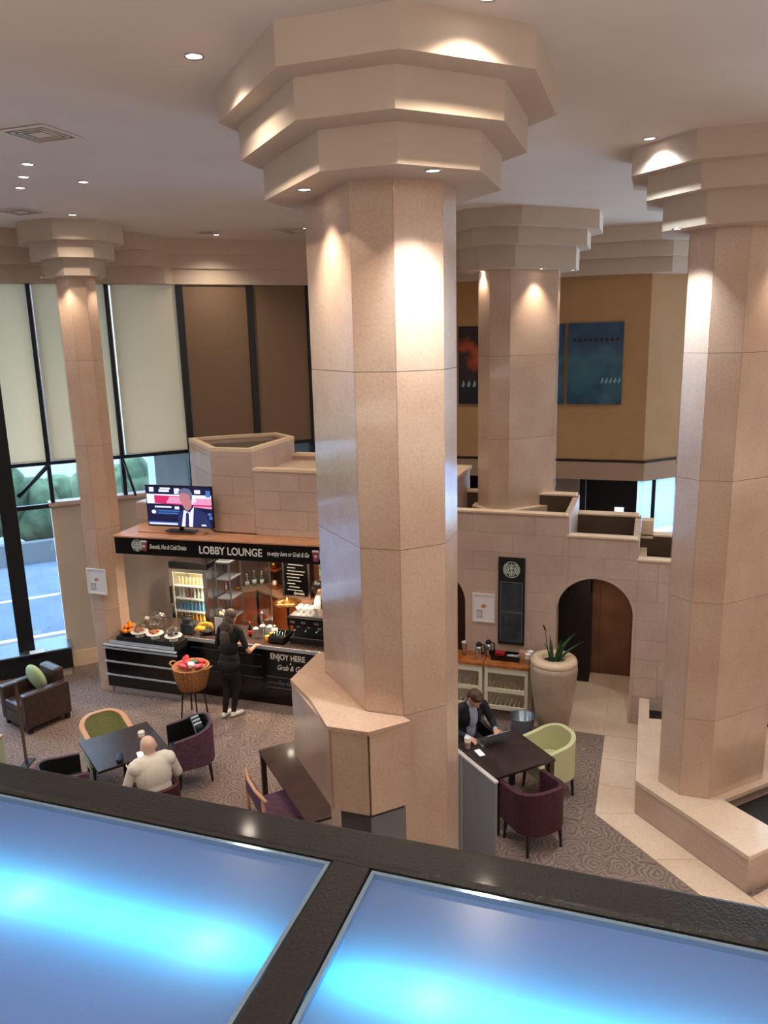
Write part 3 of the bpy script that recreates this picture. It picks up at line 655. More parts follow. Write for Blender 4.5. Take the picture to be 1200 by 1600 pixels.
# drawer unit with steel rails
du = thing('drawer_unit', 'black chest of three wide drawers with steel rails at the left end of the counter', 'drawers', (-7.5, 9.85, 0))
MB().bb(-.50, .65, -.075, .195, .12, .86).build('carcass', M['black'], du)
MB().bb(-.68, -.50, -.09, -.07, .12, .84).build('side_return', M['black'], du)
MB().bb(-.60, .64, -.10, .12, 0, .12).build('kickboard', M['chrome'], du)
for k, z in enumerate((.14, .37, .60)):
    d = MB().bb(-.68, .67, -.15, -.085, z, z + .205).build('drawer', M['black'], du, bevel=.004)
    MB().bb(-.70, .68, -.172, -.15, z + .195, z + .222).build('rail', mat('rail_reflection', C(206, 216, 226), .35, .5), d, bevel=.004)  # bright rail colour stands in for reflected daylight
MB().bb(-.70, .66, -.172, -.12, .842, .866).build('top_rail', mat('rail_reflection', C(206, 216, 226), .35, .5), du, bevel=.004)
MB().bb(-.62, .60, -.115, -.09, .872, .92).build('price_strip', mat('rail_reflection', C(206, 216, 226), .35, .5), du, rz=0)
MB().bb(-.49, .66, -.085, .195, .862, .985).build('top_tray', M['blackm'], du, bevel=.005)
for x in (-.2, .2, .58): MB().bb(x, x + .012, -.10, -.086, .93, .99).build('clip', M['chrome'], du)
# --- things on the drawer unit
def bowl_of(name, label, cat, loc, r, m_):
    t = thing(name, label, cat, loc); MB().lathe([(r * .5, 0), (r * .9, .04), (r, .07), (r * .96, .07), (r * .85, .045), (0.01, .012)], n=22).build('bowl', m_, t); return t
Z1 = .986
bowl_of('fruit_bowl', 'shallow dark bowl heaped with oranges at the left end of the drawer unit', 'bowl', (-7.86, 9.90, Z1), .13, M['blackm'])
opos = [(-.07, -.03, .07), (.0, -.06, .07), (.07, -.02, .07), (.04, .06, .075), (-.04, .05, .07), (-.02, -.01, .13), (.05, .02, .135), (.01, .05, .165), (.07, .06, .14)]
ol = ['lowest on the left', 'lowest in front', 'lowest on the right', 'at the back right', 'at the back left', 'in the middle', 'on the right of the heap', 'on top of the heap', 'high at the back']
for i, (x, y, z) in enumerate(opos):
    o = MB().ell((0, 0, 0), (.042, .042, .04), 14, 9).build('orange', M['orange'], None, (-7.86 + x, 9.90 + y, Z1 + z)); tag(o, 'ripe orange in the bowl, %s' % ol[i], 'fruit', 'oranges in the bowl')
gl2 = glass('dome_glass', (.92, .95, .96, 1), .14)
for i, (x, y, fill, lb) in enumerate(((-7.62, 9.88, 'pastry', 'white cake stand with pastries nearest the oranges'), (-7.33, 9.88, 'pastry', 'white cake stand with pastries, middle of the three'), (-6.98, 9.87, 'choc', 'white cake stand with chocolate cakes, right one of the three'))):
    t = thing('cake_stand', lb, 'cake stand', (x, y, Z1), group='cake stands on the drawer unit')
    MB().lathe([(.075, 0), (.06, .012), (.045, .05), (.06, .06), (.135, .072), (.14, .085), (.12, .082), (.01, .08)], n=26).build('plate', M['ceramic'], t)
    if i != 1: MB().lathe([(.115, .086), (.115, .15), (.09, .2), (.03, .22), (.012, .235), (.02, .25), (.001, .26)], n=22).build('dome', gl2, t)
    rr = random.Random(i)
    for k in range(5):
        a = k * 1.256; o = MB().ell((0, 0, 0), (.036, .026, .02), 10, 7, (0, 0, a)).build('cake' if fill == 'choc' else 'pastry', M[fill], None, (x + .055 * cos(a), y + .055 * sin(a), Z1 + .108 + (.0 if k else .01)))
        tag(o, ('dark chocolate cake on the right cake stand' if fill == 'choc' else 'golden pastry on the %s cake stand' % ('left' if i == 0 else 'middle')), 'cake' if fill == 'choc' else 'pastry', 'cakes on stand %s' % ('left', 'middle', 'right')[i])
t = thing('glass_lid', 'large clear domed lid leaning upright behind the middle cake stand', 'lid', (-7.50, 10.22, .99))
T_ = Matrix.Translation((0, 0, .17)) @ Euler((R(78), 0, R(8))).to_matrix().to_4x4()
MB().lathe([(.17, 0), (.165, .05), (.13, .11), (.06, .14), (.02, .145)], n=26, T=T_).build('dome', glass('clear_acrylic', (.86, .84, .80, 1), .22, .12), t)
MB().ell((-.17, -.05, .19), (.045, .035, .035)).build('knob', M['ceramic'], t)
t = thing('cutlery_caddy', 'dark grey caddy holding tongs beside the right cake stand', 'caddy', (-6.93, 10.22, .985))
MB().box((0, 0, .08), (.22, .12, .16)).build('box', M['slate'], t, bevel=.01); MB().tube([(-.08, 0, .16), (-.1, 0, .26), (.08, 0, .30)], .012).tube([(.1, .0, .15), (.06, 0, .28)], .008).ell((-.02, 0, .22), (.09, .05, .05)).build('tongs', M['slate'], t)
# bananas
t = thing('banana_bowl', 'black bowl holding a bunch of bananas on the counter in front of the fridge', 'bowl', (-6.62, 10.3, .982)); MB().lathe([(.06, 0), (.11, .03), (.135, .06), (.12, .055), (.01, .015)], n=20).build('bowl', M['blackm'], t)
t = thing('banana_bunch', 'bunch of ripe bananas in the black bowl', 'fruit', (-6.62, 10.3, 1.03))
for k in range(7):
    a = -1.2 + k * .4; pts = [(.10 * sin(a) * u + .02 * k - .06, .02 * cos(a * 3) - .05 * u, .13 - .12 * u * u + .03 * u) for u in (0, .25, .5, .75, 1)]
    MB().tube(pts, [.008, .02, .023, .02, .008], 7).build('banana', M['banana'], t)
t = thing('banana_bunch', 'second smaller bunch of bananas lying at the front of the black bowl', 'fruit', (-6.68, 10.2, 1.045))
for k in range(4): MB().tube([(-.09 + .04 * k, -.03, .0), (-.08 + .045 * k, -.045, .03), (-.06 + .045 * k, -.02, .06), (-.04 + .03 * k, .03, .075)], [.010, .022, .022, .010], 7).build('banana', M['banana'], t)
# menu stand
t = thing('menu_stand', 'black framed white menu sheet standing on the counter left of the woman', 'menu', (-6.36, 10.26, .98), R(-4))
MB().bb(-.115, .115, 0, .012, 0, .33).build('frame', M['blackm'], t); MB().bb(-.098, .098, -.003, 0, .018, .312).build('sheet', M['paper'], t); MB().box((0, .05, .12), (.1, .008, .26), rx=R(-22)).build('back_leg', M['blackm'], t)
for k in range(6): MB().bb(-.06, .06 - (k % 2) * .03, -.004, -.003, .27 - k * .03, .274 - k * .03).build('printed_line', M['grey'], t)
# wicker basket of crisps on a stool
t = thing('basket_stand', 'dark metal stand carrying the wicker basket in front of the counter', 'stand', (-6.40, 9.42, 0))
for a in (45, 135, 225, 315): MB().tube([(.2 * cos(R(a)), .2 * sin(R(a)), 0), (.15 * cos(R(a)), .15 * sin(R(a)), .45)], .012).build('leg', M['blackm'], t)
MB().lathe([(.19, .45), (.2, .45), (.2, .465), (.01, .465)], n=20).build('top', M['blackm'], t)
t = thing('wicker_basket', 'round wicker basket with two handles filled with bright snack packets', 'basket', (-6.40, 9.42, .468))
MB().lathe([(.2, 0), (.235, .15), (.27, .33), (.285, .345), (.27, .36), (.25, .35), (.22, .2), (.18, .03), (.01, .03)], n=28).build('basket_body', M['wicker'], t)
for k in range(4): MB().lathe([(.207 + k * .016, .05 + k * .075), (.216 + k * .016, .062 + k * .075), (.209 + k * .016, .075 + k * .075)], n=28).build('weave_band', M['wicker'], t)
for k in range(28): a = k * 2 * pi / 28; MB().tube([(.203 * cos(a), .203 * sin(a), .0), (.239 * cos(a), .239 * sin(a), .15), (.275 * cos(a), .275 * sin(a), .33)], .007, 5).build('stake', M['wicker'], t)
for s2 in (-1, 1): MB().tube([(s2 * .275, -.07, .33), (s2 * .34, -.05, .36), (s2 * .35, 0, .37), (s2 * .34, .05, .36), (s2 * .275, .07, .33)], .013).build('handle', M['wicker'], t)
pk = [(-.12, -.05, 'pink'), (-.03, -.13, 'pink'), (.08, -.1, 'paper'), (.15, 0, 'redf'), (0, .0, 'greenf'), (-.13, .07, 'redf'), (.02, .12, 'greenf'), (.13, .1, 'redf'), (-.02, -.05, 'redf'), (-.16, -.0, 'redf'), (.17, -.07, 'pink')]
pl_ = ['left', 'front', 'front right', 'right', 'centre', 'back left', 'back', 'back right', 'mid front', 'far left', 'lower right']
for i, (x, y, mm) in enumerate(pk):
    o = MB().ell((0, 0, 0), (.075, .06, .028), 10, 7, (R(20 * (i % 3 - 1)), R(25 * (i % 2)), i)).build('snack_packet', M[mm], None, (-6.40 + x, 9.42 + y, .468 + .36 + .03 * (i % 3)))
    tag(o, '%s snack packet at the %s of the wicker basket' % ({'pink': 'pink', 'paper': 'white', 'redf': 'red', 'greenf': 'green'}[mm], pl_[i]), 'snack', 'snack packets in the basket')

# --- counter clutter right of the woman
def bottle(loc, r, h, m_, label, group=None, cap=None, cat='bottle', lbl=None):
    t = thing('bottle', label, cat, loc, group=group)
    MB().lathe([(r * .9, 0), (r, .01), (r, h * .55), (r * .4, h * .75), (r * .35, h * .93)], n=12).build('body', m_, t)
    MB().lathe([(r * .4, h * .93), (r * .4, h)], n=12).build('cap', cap or M['white'], t)
    if lbl: MB().lathe([(r * 1.03, h * .18), (r * 1.03, h * .45)], n=12).build('paper_label', lbl, t)
    return t
bottle((-5.88, 10.36, .98), .032, .24, M['glassdk'], 'dark cola bottle with a red label on the counter by the woman\'s hand', cap=M['redf'], lbl=M['redf'])
def glass_cup(loc, label, fill=None, h=.16):
    t = thing('clear_cup', label, 'cup', loc); MB().lathe([(.032, 0), (.045, h), (.042, h), (.03, .006), (.001, .006)], n=16).build('cup', gl2, t)
    MB().lathe([(.048, h), (.048, h + .012), (.02, h + .03), (.001, h + .03)], n=16).build('lid', M['white'], t); return t
glass_cup((-5.74, 10.3, .98), 'clear lidded cup standing in front of the cola bottle'); glass_cup((-5.64, 10.34, .98), 'taller clear cup right of the lidded cup', h=.2)
for i, (x, y) in enumerate(((-5.50, 10.23), (-5.49, 10.36))):
    t = thing('juice_jar', ('front' if i == 0 else 'rear') + ' small jar with orange juice and a yellow lid', 'jar', (x, y, .98)); MB().cyl((0, 0, 0), .04, .08, 16).build('jar', M['orange'], t); MB().cyl((0, 0, .08), .042, .02, 16).build('lid', mat('yellow_lid', C(240, 190, 60), .4), t)
t = thing('cutlery_tray', 'black tray crowded with cutlery and tongs on the counter', 'tray', (-5.33, 10.33, .98)); MB().bb(-.13, .13, -.16, .16, 0, .02).bb(-.13, .13, -.16, -.15, 0, .11).bb(-.13, .13, .15, .16, 0, .11).bb(-.13, -.12, -.16, .16, 0, .11).bb(.12, .13, -.16, .16, 0, .11).build('tray', M['blackm'], t)
for k in range(7): MB().tube([(-.09 + .03 * k, -.1 + .03 * (k % 3), .03), (-.07 + .03 * k, -.05 + .05 * (k % 3), .15 + .02 * (k % 2))], .005, 5).build('spoon', M['chrome'], t)
t = thing('coffee_machine', 'large black coffee machine on the counter behind the centre column edge', 'coffee machine', (-4.86, 10.44, .98))
MB().bb(-.28, .34, -.18, .24, 0, .10).build('base', M['blackm'], t, bevel=.01); MB().bb(-.28, .34, -.02, .24, .10, .30).build('back_body', M['blackm'], t); MB().bb(-.30, .36, -.20, .25, .30, .44).build('head', M['black'], t, bevel=.015)
for x in (-.15, .03, .21): MB().cyl((x, -.12, .25), .03, .05, 12).tube([(x, -.12, .26), (x, -.26, .25)], .01).build('group_head', M['chrome'], t)
for x in (-.2, -.02, .2): MB().box((x, -.205, .37), (.08, .008, .04)).build('dial_panel', M['chrome'], t)
MB().bb(-.26, .32, -.17, -.03, .10, .105).build('drip_tray', M['chrome'], t)
MB().bb(-.26, .3, -.17, .2, .44, .46).build('cup_rail', M['chrome'], t)
for k in range(6): o = MB().lathe([(.025, 0), (.04, .06), (.036, .06), (.02, .008), (.001, .008)], n=14).build('cup', M['ceramic'], None, (-5.08 + (k % 3) * .1, 10.5 + (k // 3) * .1, 1.441)); tag(o, 'white cup on top of the coffee machine, %s in the %s row' % (('left', 'middle', 'right')[k % 3], ('front', 'rear')[k // 3]), 'cup', 'cups on the coffee machine')
t = thing('copper_lid_tray', 'round copper coloured lid on a pedestal behind the coffee machine', 'lid', (-5.34, 10.66, .98)); MB().lathe([(.07, 0), (.07, .02), (.02, .04), (.02, .48), (.07, .5)], n=16).build('pedestal', M['blackm'], t); MB().lathe([(.22, .50), (.225, .515), (.16, .555), (.03, .575), (.02, .60), (.001, .605)], n=28).build('lid', M['copper'], t)
for i, (x, y, w) in enumerate(((-5.62, 10.58, .14), (-5.5, 10.48, .10))):
    o = MB().box((0, 0, .06), (w, .12, .12)).build('napkin_box', M['white'], None, (x, y, .981), R(20 * i), bevel=.012); tag(o, ('large' if i == 0 else 'small') + ' white box on the counter behind the juice jars', 'box')
o = MB().lathe([(.035, 0), (.035, .03), (.02, .08), (.035, .3), (.03, .34), (.01, .34)], n=14).build('milk_frother', M['chrome'], None, (-5.78, 10.6, .98)); tag(o, 'tall steel and glass blender jug behind the clear cups', 'jug')
# thin framed glass screen above the counter
t = thing('sneeze_guard', 'clear glass screen with thin steel edges above the counter', 'glass screen', (-6.15, 10.5, .98)); MB().bb(-.5, .6, 0, .006, 0, 1.32).build('pane', M['glass'], t); MB().bb(.6, .615, -.005, .011, 0, 1.32).bb(-.5, .6, -.004, .01, 1.30, 1.32).build('edge_strip', M['chrome'], t)

# ------------------------------------------------------------------ inside the bar
fr = thing('drinks_fridge', 'tall steel glass-fronted fridge with warm lit shelves of bottles', 'fridge', (-7.32, 11.2, 0), R(0))
MB().bb(-.36, .36, .28, .30, 0, 1.92).bb(-.36, -.34, -.25, .3, 0, 1.92).bb(.34, .36, -.25, .3, 0, 1.92).bb(-.36, .36, -.25, .3, 0, .7).bb(-.36, .36, -.25, .3, 1.84, 1.94).build('cabinet', M['chrome'], fr)
MB().bb(-.34, .34, .26, .28, .7, 1.84).build('inner_panel', mat('fridge_liner', C(240, 214, 160), .5), fr)
for n_, b in (('door_stile', (-.37, -.29, .70, 1.82)), ('door_stile', (.29, .37, .70, 1.82)), ('door_rail', (-.29, .29, 1.76, 1.82)), ('door_rail', (-.29, .29, .70, .76))): MB().bb(b[0], b[1], -.30, -.255, b[2], b[3]).build(n_, M['chrome'], fr, bevel=.005)
MB().bb(-.36, .36, -.30, -.25, 1.83, 1.94).build('black_header', M['blackm'], fr); MB().bb(-.29, .29, -.28, -.276, .76, 1.76).build('glass_pane', M['glass'], fr); MB().bb(-.36, -.345, -.33, -.30, 1.2, 1.5).build('handle', M['blackm'], fr)
MB().bb(.27, .285, -.24, -.21, .76, 1.76).build('lamp_tube', emitm('fridge_lamp', (1, .80, .50, 1), 26.0), fr); MB().bb(-.28, .28, -.24, -.2, 1.74, 1.755).build('lamp_tube', emitm('fridge_lamp', (1, .80, .50, 1), 26.0), fr)
SH = (1.50, 1.27, 1.04, .80)
for z in SH: MB().bb(-.335, .335, -.24, .25, z - .012, z).build('shelf', M['white'], fr)
juice = [mat('clear_drink', C(190, 200, 196), .1), mat('blue_drink', C(80, 150, 200), .15), mat('amber_drink', C(230, 160, 50), .15), mat('pale_drink', C(226, 196, 150), .15), mat('mauve_drink', C(140, 90, 90), .2)]
rows_ = [(3, 'pale bottle on the top fridge shelf', 'bottles on the top fridge shelf'), (0, 'clear bottle on the second fridge shelf', 'bottles on the second fridge shelf'), (1, 'blue water bottle on the third fridge shelf', 'blue bottles on the third fridge shelf'), (2, 'amber drink bottle on the lowest visible fridge shelf', 'amber bottles on the low fridge shelf')]
for ri, z in enumerate(SH):
    for k in range(8): bottle((-7.32 - .27 + k * .073, 11.05, z + .001), .027, (.14, .18, .18, .2)[ri], juice[4] if ri == 1 and k in (2, 3) else juice[rows_[ri][0]], (rows_[ri][1] if not (ri == 1 and k in (2, 3)) else 'mauve bottle on the second fridge shelf') + ', %s from the left' % ('first', 'second', 'third', 'fourth', 'fifth', 'sixth', 'seventh', 'eighth')[k], rows_[ri][2])
# cherry wood back counter in an inside corner
bc = thing('back_counter', 'cherry wood corner cabinet with a brown stone top behind the servery', 'cabinet', (-6.2, 12.4, 0))
Bq = lambda P: [(x + 6.2, y - 12.4) for x, y in P]
fp = [(-6.93, 11.9), (-6.62, 12.28), (-6.25, 12.05), (-4.2, 11.35)]
# run 1 left, run 2 right
MB().prism(Bq([(-7.42, 11.98), (-6.93, 12.52), (-7.02, 12.72), (-7.72, 12.02)]), 0, .95).build('left_run', M['cherry'], bc)
MB().prism(Bq([(-6.88, 12.54), (-4.1, 11.08), (-4.1, 11.50), (-6.72, 12.87)]), 0, .95).build('right_run', M['cherry'], bc)
MB().prism(Bq([(-7.42, 11.95), (-6.91, 12.51), (-4.1, 11.04), (-4.1, 11.52), (-6.74, 12.90), (-6.98, 12.86), (-7.76, 12.02)]), .95, 1.0).build('worktop', mat('brown_stone_top', C(160, 120, 96), .25), bc, bevel=.006)
bwall = struct(MB().prism([(-7.72, 12.08), (-7.0, 12.88), (-6.74, 12.92), (-4.1, 11.54), (-4.1, 11.66), (-6.74, 13.04), (-7.04, 12.96), (-7.78, 12.14)], 0, 2.56).build('wall_bar', mat('bar_wall', C(92, 62, 48), .5)))
struct(MB().bb(-3.92, -3.86, 10.3, 11.4, 0, 2.55).build('wall_bar_end', M['stone']))
th2 = math.atan2(-.464, .886)
def onright(u, off=0.):  # point u metres along the right run wall
    d = Vector((cos(th2), sin(th2))); n = Vector((-d.y, d.x)); p = Vector((-6.72, 12.94)) + d * u - n * (.04 + off); return (p.x, p.y)
t = thing('menu_board', 'silver framed blackboard menu with white chalk lines on the bar wall', 'menu board', (*onright(.80, .34), 1.003), R(-4))
MB().bb(0, .56, -.03, 0, 0, .86).build('frame', M['chrome'], t, bevel=.004); MB().bb(.04, .52, -.034, -.03, .05, .82).build('slate', M['black'], t)
rr = random.Random(5)
for k in range(11): w = rr.uniform(.16, .36); x = .09 + rr.uniform(0, .05); MB().bb(x, x + w, -.037, -.034, .75 - k * .06, .762 - k * .06).build('chalk_line', M['txt'], t)
text('Specials', .07, M['txt'], t, (.22, -.037, .08), shear=.4)
t = thing('corner_shelf', 'dark wooden corner shelf unit of two round shelves left of the menu board', 'shelf', (*onright(.22), 1.0), th2)
for z in (.0, .34, .72): MB().bb(-.16, .16, -.22, 0, z, z + .03).build('shelf', M['cherry'], t, bevel=.01)
MB().bb(-.17, .17, -.02, 0, 0, 1.0).build('back_panel', M['walnut'], t)
for i, (z, r, h, mm) in enumerate(((.031, .05, .1, 'ceramic'), (.371, .07, .14, 'copper'), (.751, .05, .16, 'chrome'))):
    p = onright(.22, .13); o = MB().lathe([(r * .7, 0), (r, h * .4), (r * .6, h), (.01, h)], n=16).build('pot', M[mm], None, (p[0], p[1], 1.0 + z)); tag(o, '%s pot on the %s shelf of the corner unit' % (('white', 'copper', 'steel')[i], ('lowest', 'middle', 'top')[i]), 'pot')
t = thing('paper_notice', 'white sheet of notices pinned to the bar wall above the corner cabinet', 'notice', (-7.36, 12.42, 1.62), R(48)); MB().bb(0, .42, -.012, 0, 0, .36).build('sheet', M['paper'], t)
for k in range(5): MB().bb(.05, .36, -.014, -.012, .06 + k * .05, .068 + k * .05).build('printed_line', M['grey'], t)
p = onright(1.45); t = thing('foliage_print', 'green leafy picture panel on the bar wall right of the menu board', 'picture', (p[0], p[1], 1.35), th2); MB().bb(0, .5, -.02, 0, 0, .7).build('panel', mat('leafy_print', C(60, 100, 50), .6, noise=(16, C(190, 200, 150), .42, .6)), t)
spots_ = [(-7.52, 12.08, .30, 'glassdk', 'dark spirit bottle at the left end of the back counter'), (-7.46, 12.15, .34, 'paper', 'white labelled bottle second on the back counter'), (-7.40, 12.20, .3, 'redf', 'red bottle third on the back counter'), (-7.12, 12.56, .26, 'chrome', 'silver flask in the corner of the back counter'), (-7.02, 12.66, .3, 'steelb', 'blue grey bottle in the corner of the back counter'), (-6.88, 12.70, .3, 'chrome', 'tall silver flask right of the corner of the back counter')]
for x, y, h, mm, lb in spots_: bottle((x, y, 1.0), .04, h, M[mm], lb, 'bottles on the back counter', lbl=M['paper'])
t = thing('tea_light_bowl', 'glass bowl with warm glow on the back counter corner', 'bowl', (-7.22, 12.36, 1.0)); MB().lathe([(.04, 0), (.08, .04), (.085, .07), (.07, .065), (.01, .01)], n=18).build('bowl', M['copper'], t)
t = thing('wall_shelf', 'dark shelf with glasses hung across the left bar wall', 'shelf', (-7.28, 12.50, 1.98), R(48)); MB().bb(-.40, .3, -.2, 0, 0, .03).build('board', M['walnut'], t)
MB().bb(-.40, -.14, -.02, 0, -.6, 0).build('mirror', mat('mirror', C(150, 165, 160), .1, .9), t)
t = thing('steel_shelving', 'grey shelving rack right of the drinks fridge', 'shelving', (-6.80, 11.35, 0)); 
for z in (.9, 1.25, 1.6, 1.9): MB().bb(-.13, .15, -.2, .2, z, z + .02).build('shelf', M['grey'], t)
for x, y in ((-.13, -.2), (.13, -.2), (-.13, .18), (.13, .18)): MB().bb(x, x + .02, y, y + .02, 0, 1.92).build('upright', M['greyd'], t)
for k in range(2): o = MB().box((0, 0, .09), (.11, .16, .18)).build('carton', M['white'], None, (-6.86 + k * .125, 11.35, 1.922), bevel=.006); tag(o, 'white carton on the top shelf of the grey rack, %s one' % ('left', 'right')[k], 'carton', 'white cartons on the rack')
t = thing('flower_vase', 'small vase of cream flowers behind the menu stand', 'vase', (-6.52, 10.62, .98)); MB().lathe([(.03, 0), (.05, .05), (.03, .13), (.035, .15)], n=14).build('vase', M['ceramic'], t)
for k in range(9): a = k * 2.4; MB().ell((.05 * cos(a) * (k % 3) / 2, .05 * sin(a), .2 + .02 * (k % 4)), (.028, .028, .024), 8, 6).build('flower', mat('cream_flower', C(232, 214, 176), .7), t)

# stone block and ledge left of the television
sbk = struct(bpy.data.objects.new('trim_stone_block', None)); COL.objects.link(sbk)
MB().bb(-8.02, -7.66, 10.62, 11.3, 2.72, 3.03).build('block', M['stone'], sbk, bevel=.02)

# ------------------------------------------------------------------ right hand wall: board, poster, sideboards, urn
t = thing('emblem_board', 'tall narrow black board with a round emblem and two slate panels on the stone wall', 'sign', (-2.0, TW - .03, 1.06))
MB().bb(0, .39, 0, .028, 0, 1.35).build('board', M['blackm'], t, bevel=.003)
for z in (.06, .53): MB().bb(.04, .35, -.006, 0, z, z + .44).build('slate_panel', M['slate'], t); MB().bb(.03, .36, -.003, 0, z - .01, z + .45).build('panel_border', mat('dull_border', C(110, 112, 108), .6), t)
emblem(t, (.195, 1.17), .125, -.002)
def poster(label, loc, rz, w, h):
    t = thing('framed_poster', label, 'poster', loc, rz); f = .025
    MB().bb(0, w, -.02, 0, 0, f).bb(0, w, -.02, 0, h - f, h).bb(0, f, -.02, 0, f, h - f).bb(w - f, w, -.02, 0, f, h - f).build('frame', M['frame'], t)
    MB().bb(f, w - f, -.008, 0, f, h - f).build('sheet', M['paper'], t)
    MB().yprism([(w * .36, h * .56), (w * .48, h * .64), (w * .62, h * .60), (w * .58, h * .52), (w * .45, h * .49)], -.010, -.008).build('orange_motif', mat('orange_print', C(222, 130, 90), .6), t)
    MB().bb(w * .18, w * .44, -.010, -.008, h * .14, h * .42).build('cup_motif', mat('grey_print', C(176, 172, 182), .6), t)
    MB().bb(w * .22, w * .40, -.0115, -.010, h * .18, h * .36).build('cup_motif', mat('light_print', C(214, 206, 206), .6), t)
    return t
poster('white framed poster with an orange motif on the stone wall left of the emblem board', (-2.39, TW - .002, 1.37), 0, .34, .45)
poster('white framed poster hung on the slim left column above the oranges', (-8.40, 9.735, 1.70), R(0), .36, .42)
def sideboard(x0, x1, label):
    t = thing('sideboard', label, 'sideboard', (x0, 10.5, 0), group=None); w = x1 - x0; y1 = .40
    n = 3
    for k in range(n): MB().bb(k * w / n + .003 - .015, (k + 1) * w / n - .003 + .015 * (k == n - 1), -.02, y1, .86, .90).build('top_plank', M['oak'], t, bevel=.004)
    for x in (0, w - .05):
        for y in (0, y1 - .06): MB().bb(x, x + .05, y, y + .05, 0, .86).build('leg', M['creampaint'], t, bevel=.003)
    MB().bb(.05, w - .05, 0, .03, .76, .86).build('apron', M['creampaint'], t); MB().bb(.05, w - .05, y1 - .04, y1 - .02, .1, .86).build('back_panel', M['creampaint'], t)
    for z in (.46, .19):
        MB().bb(.05, w - .05, 0, .03, z, z + .06).build('shelf_rail', M['creampaint'], t)
        for k in range(8): x = .07 + k * (w - .16) / 7; MB().bb(x, x + .02, .03, y1 - .05, z + .01, z + .028).build('shelf_slat', M['creampaint'], t)
        for k in range(10): x = .065 + k * (w - .15) / 9; MB().box((x, .13, z + .09), (.012, .012, .07), rx=R(25)).build('peg', M['creampaint'], t)
    return t
sideboard(-2.12, -1.48, 'cream painted open sideboard with oak top, beside the large urn')
sideboard(-2.80, -2.155, 'cream painted open sideboard with oak top, left one, cut by the centre column')
def flask(x, y, label, m_):
    t = thing('coffee_flask', label, 'flask', (x, y, .90)); MB().lathe([(.05, 0), (.055, .01), (.05, .15), (.035, .2)], n=18).build('body', m_, t); MB().lathe([(.042, .19), (.045, .22), (.02, .245), (.001, .25)], n=16).build('lid', M['blackm'], t)
    MB().tube([(.04, 0, .21), (.085, 0, .2), (.09, 0, .1), (.05, 0, .06)], .012, 8).build('handle', M['blackm'], t); return t
flask(-2.24, 10.68, 'steel coffee flask with black handle, nearer one on the left sideboard', M['chrome']); flask(-2.17 + .05, 10.8, 'steel coffee flask with black handle, standing against the wall', M['chrome'])
t = thing('steel_cup_dispenser', 'slim steel tumbler with a wide rim at the left of the flasks', 'tumbler', (-2.47, 10.72, .90)); MB().lathe([(.03, 0), (.03, .12), (.05, .2), (.05, .215), (.045, .2), (.02, .1), (.001, .1)], n=16).build('body', M['chrome'], t)
t = thing('condiment_tray', 'long black condiment tray on the sideboard below the emblem board', 'tray', (-1.85, 10.74, .90)); MB().bb(-.2, .22, -.1, .1, 0, .015).bb(-.2, .22, -.1, -.09, .015, .08).bb(-.2, .22, .09, .1, .015, .08).bb(-.2, -.19, -.09, .09, .015, .08).bb(.21, .22, -.09, .09, .015, .08).bb(0, .01, -.09, .09, .015, .08).build('tray', M['black'], t)
for k in range(5): o = MB().box((0, 0, .03), (.05, .012, .06), rz=.3 * k, rx=.2).build('sachet', M['paper'], None, (-1.80 + .04 * k, 10.72 + .02 * (k % 2), .918)); tag(o, 'white sugar sachet standing in the black condiment tray', 'sachet', 'sachets in the tray')
o = MB().box((0, 0, .035), (.15, .1, .07)).build('red_tin', M['red'], None, (-2.02, 10.85, .981), bevel=.01); o.location = (-1.94, 10.79, .917); tag(o, 'small red tin in the left end of the black tray', 'tin')
o = MB().box((0, 0, .07), (.13, .1, .14)).build('napkin_carton', M['card'], None, (-1.585, 10.76, .90), bevel=.008); tag(o, 'plain tan carton right of the black tray', 'carton')
for k in range(2):
    t = thing('paper_cup_stack', ('front' if k == 0 else 'rear') + ' stack of white paper cups at the right end of the sideboard', 'cups', (-1.505 + .02 * k, 10.62 + .11 * k, .90)); MB().lathe([(.03, 0), (.04, .09), (.043, .09), (.043, .10), (.047, .16), (.05, .165), (.04, .16), (.02, .02), (.001, .02)], n=18).build('stack', M['white'], t)
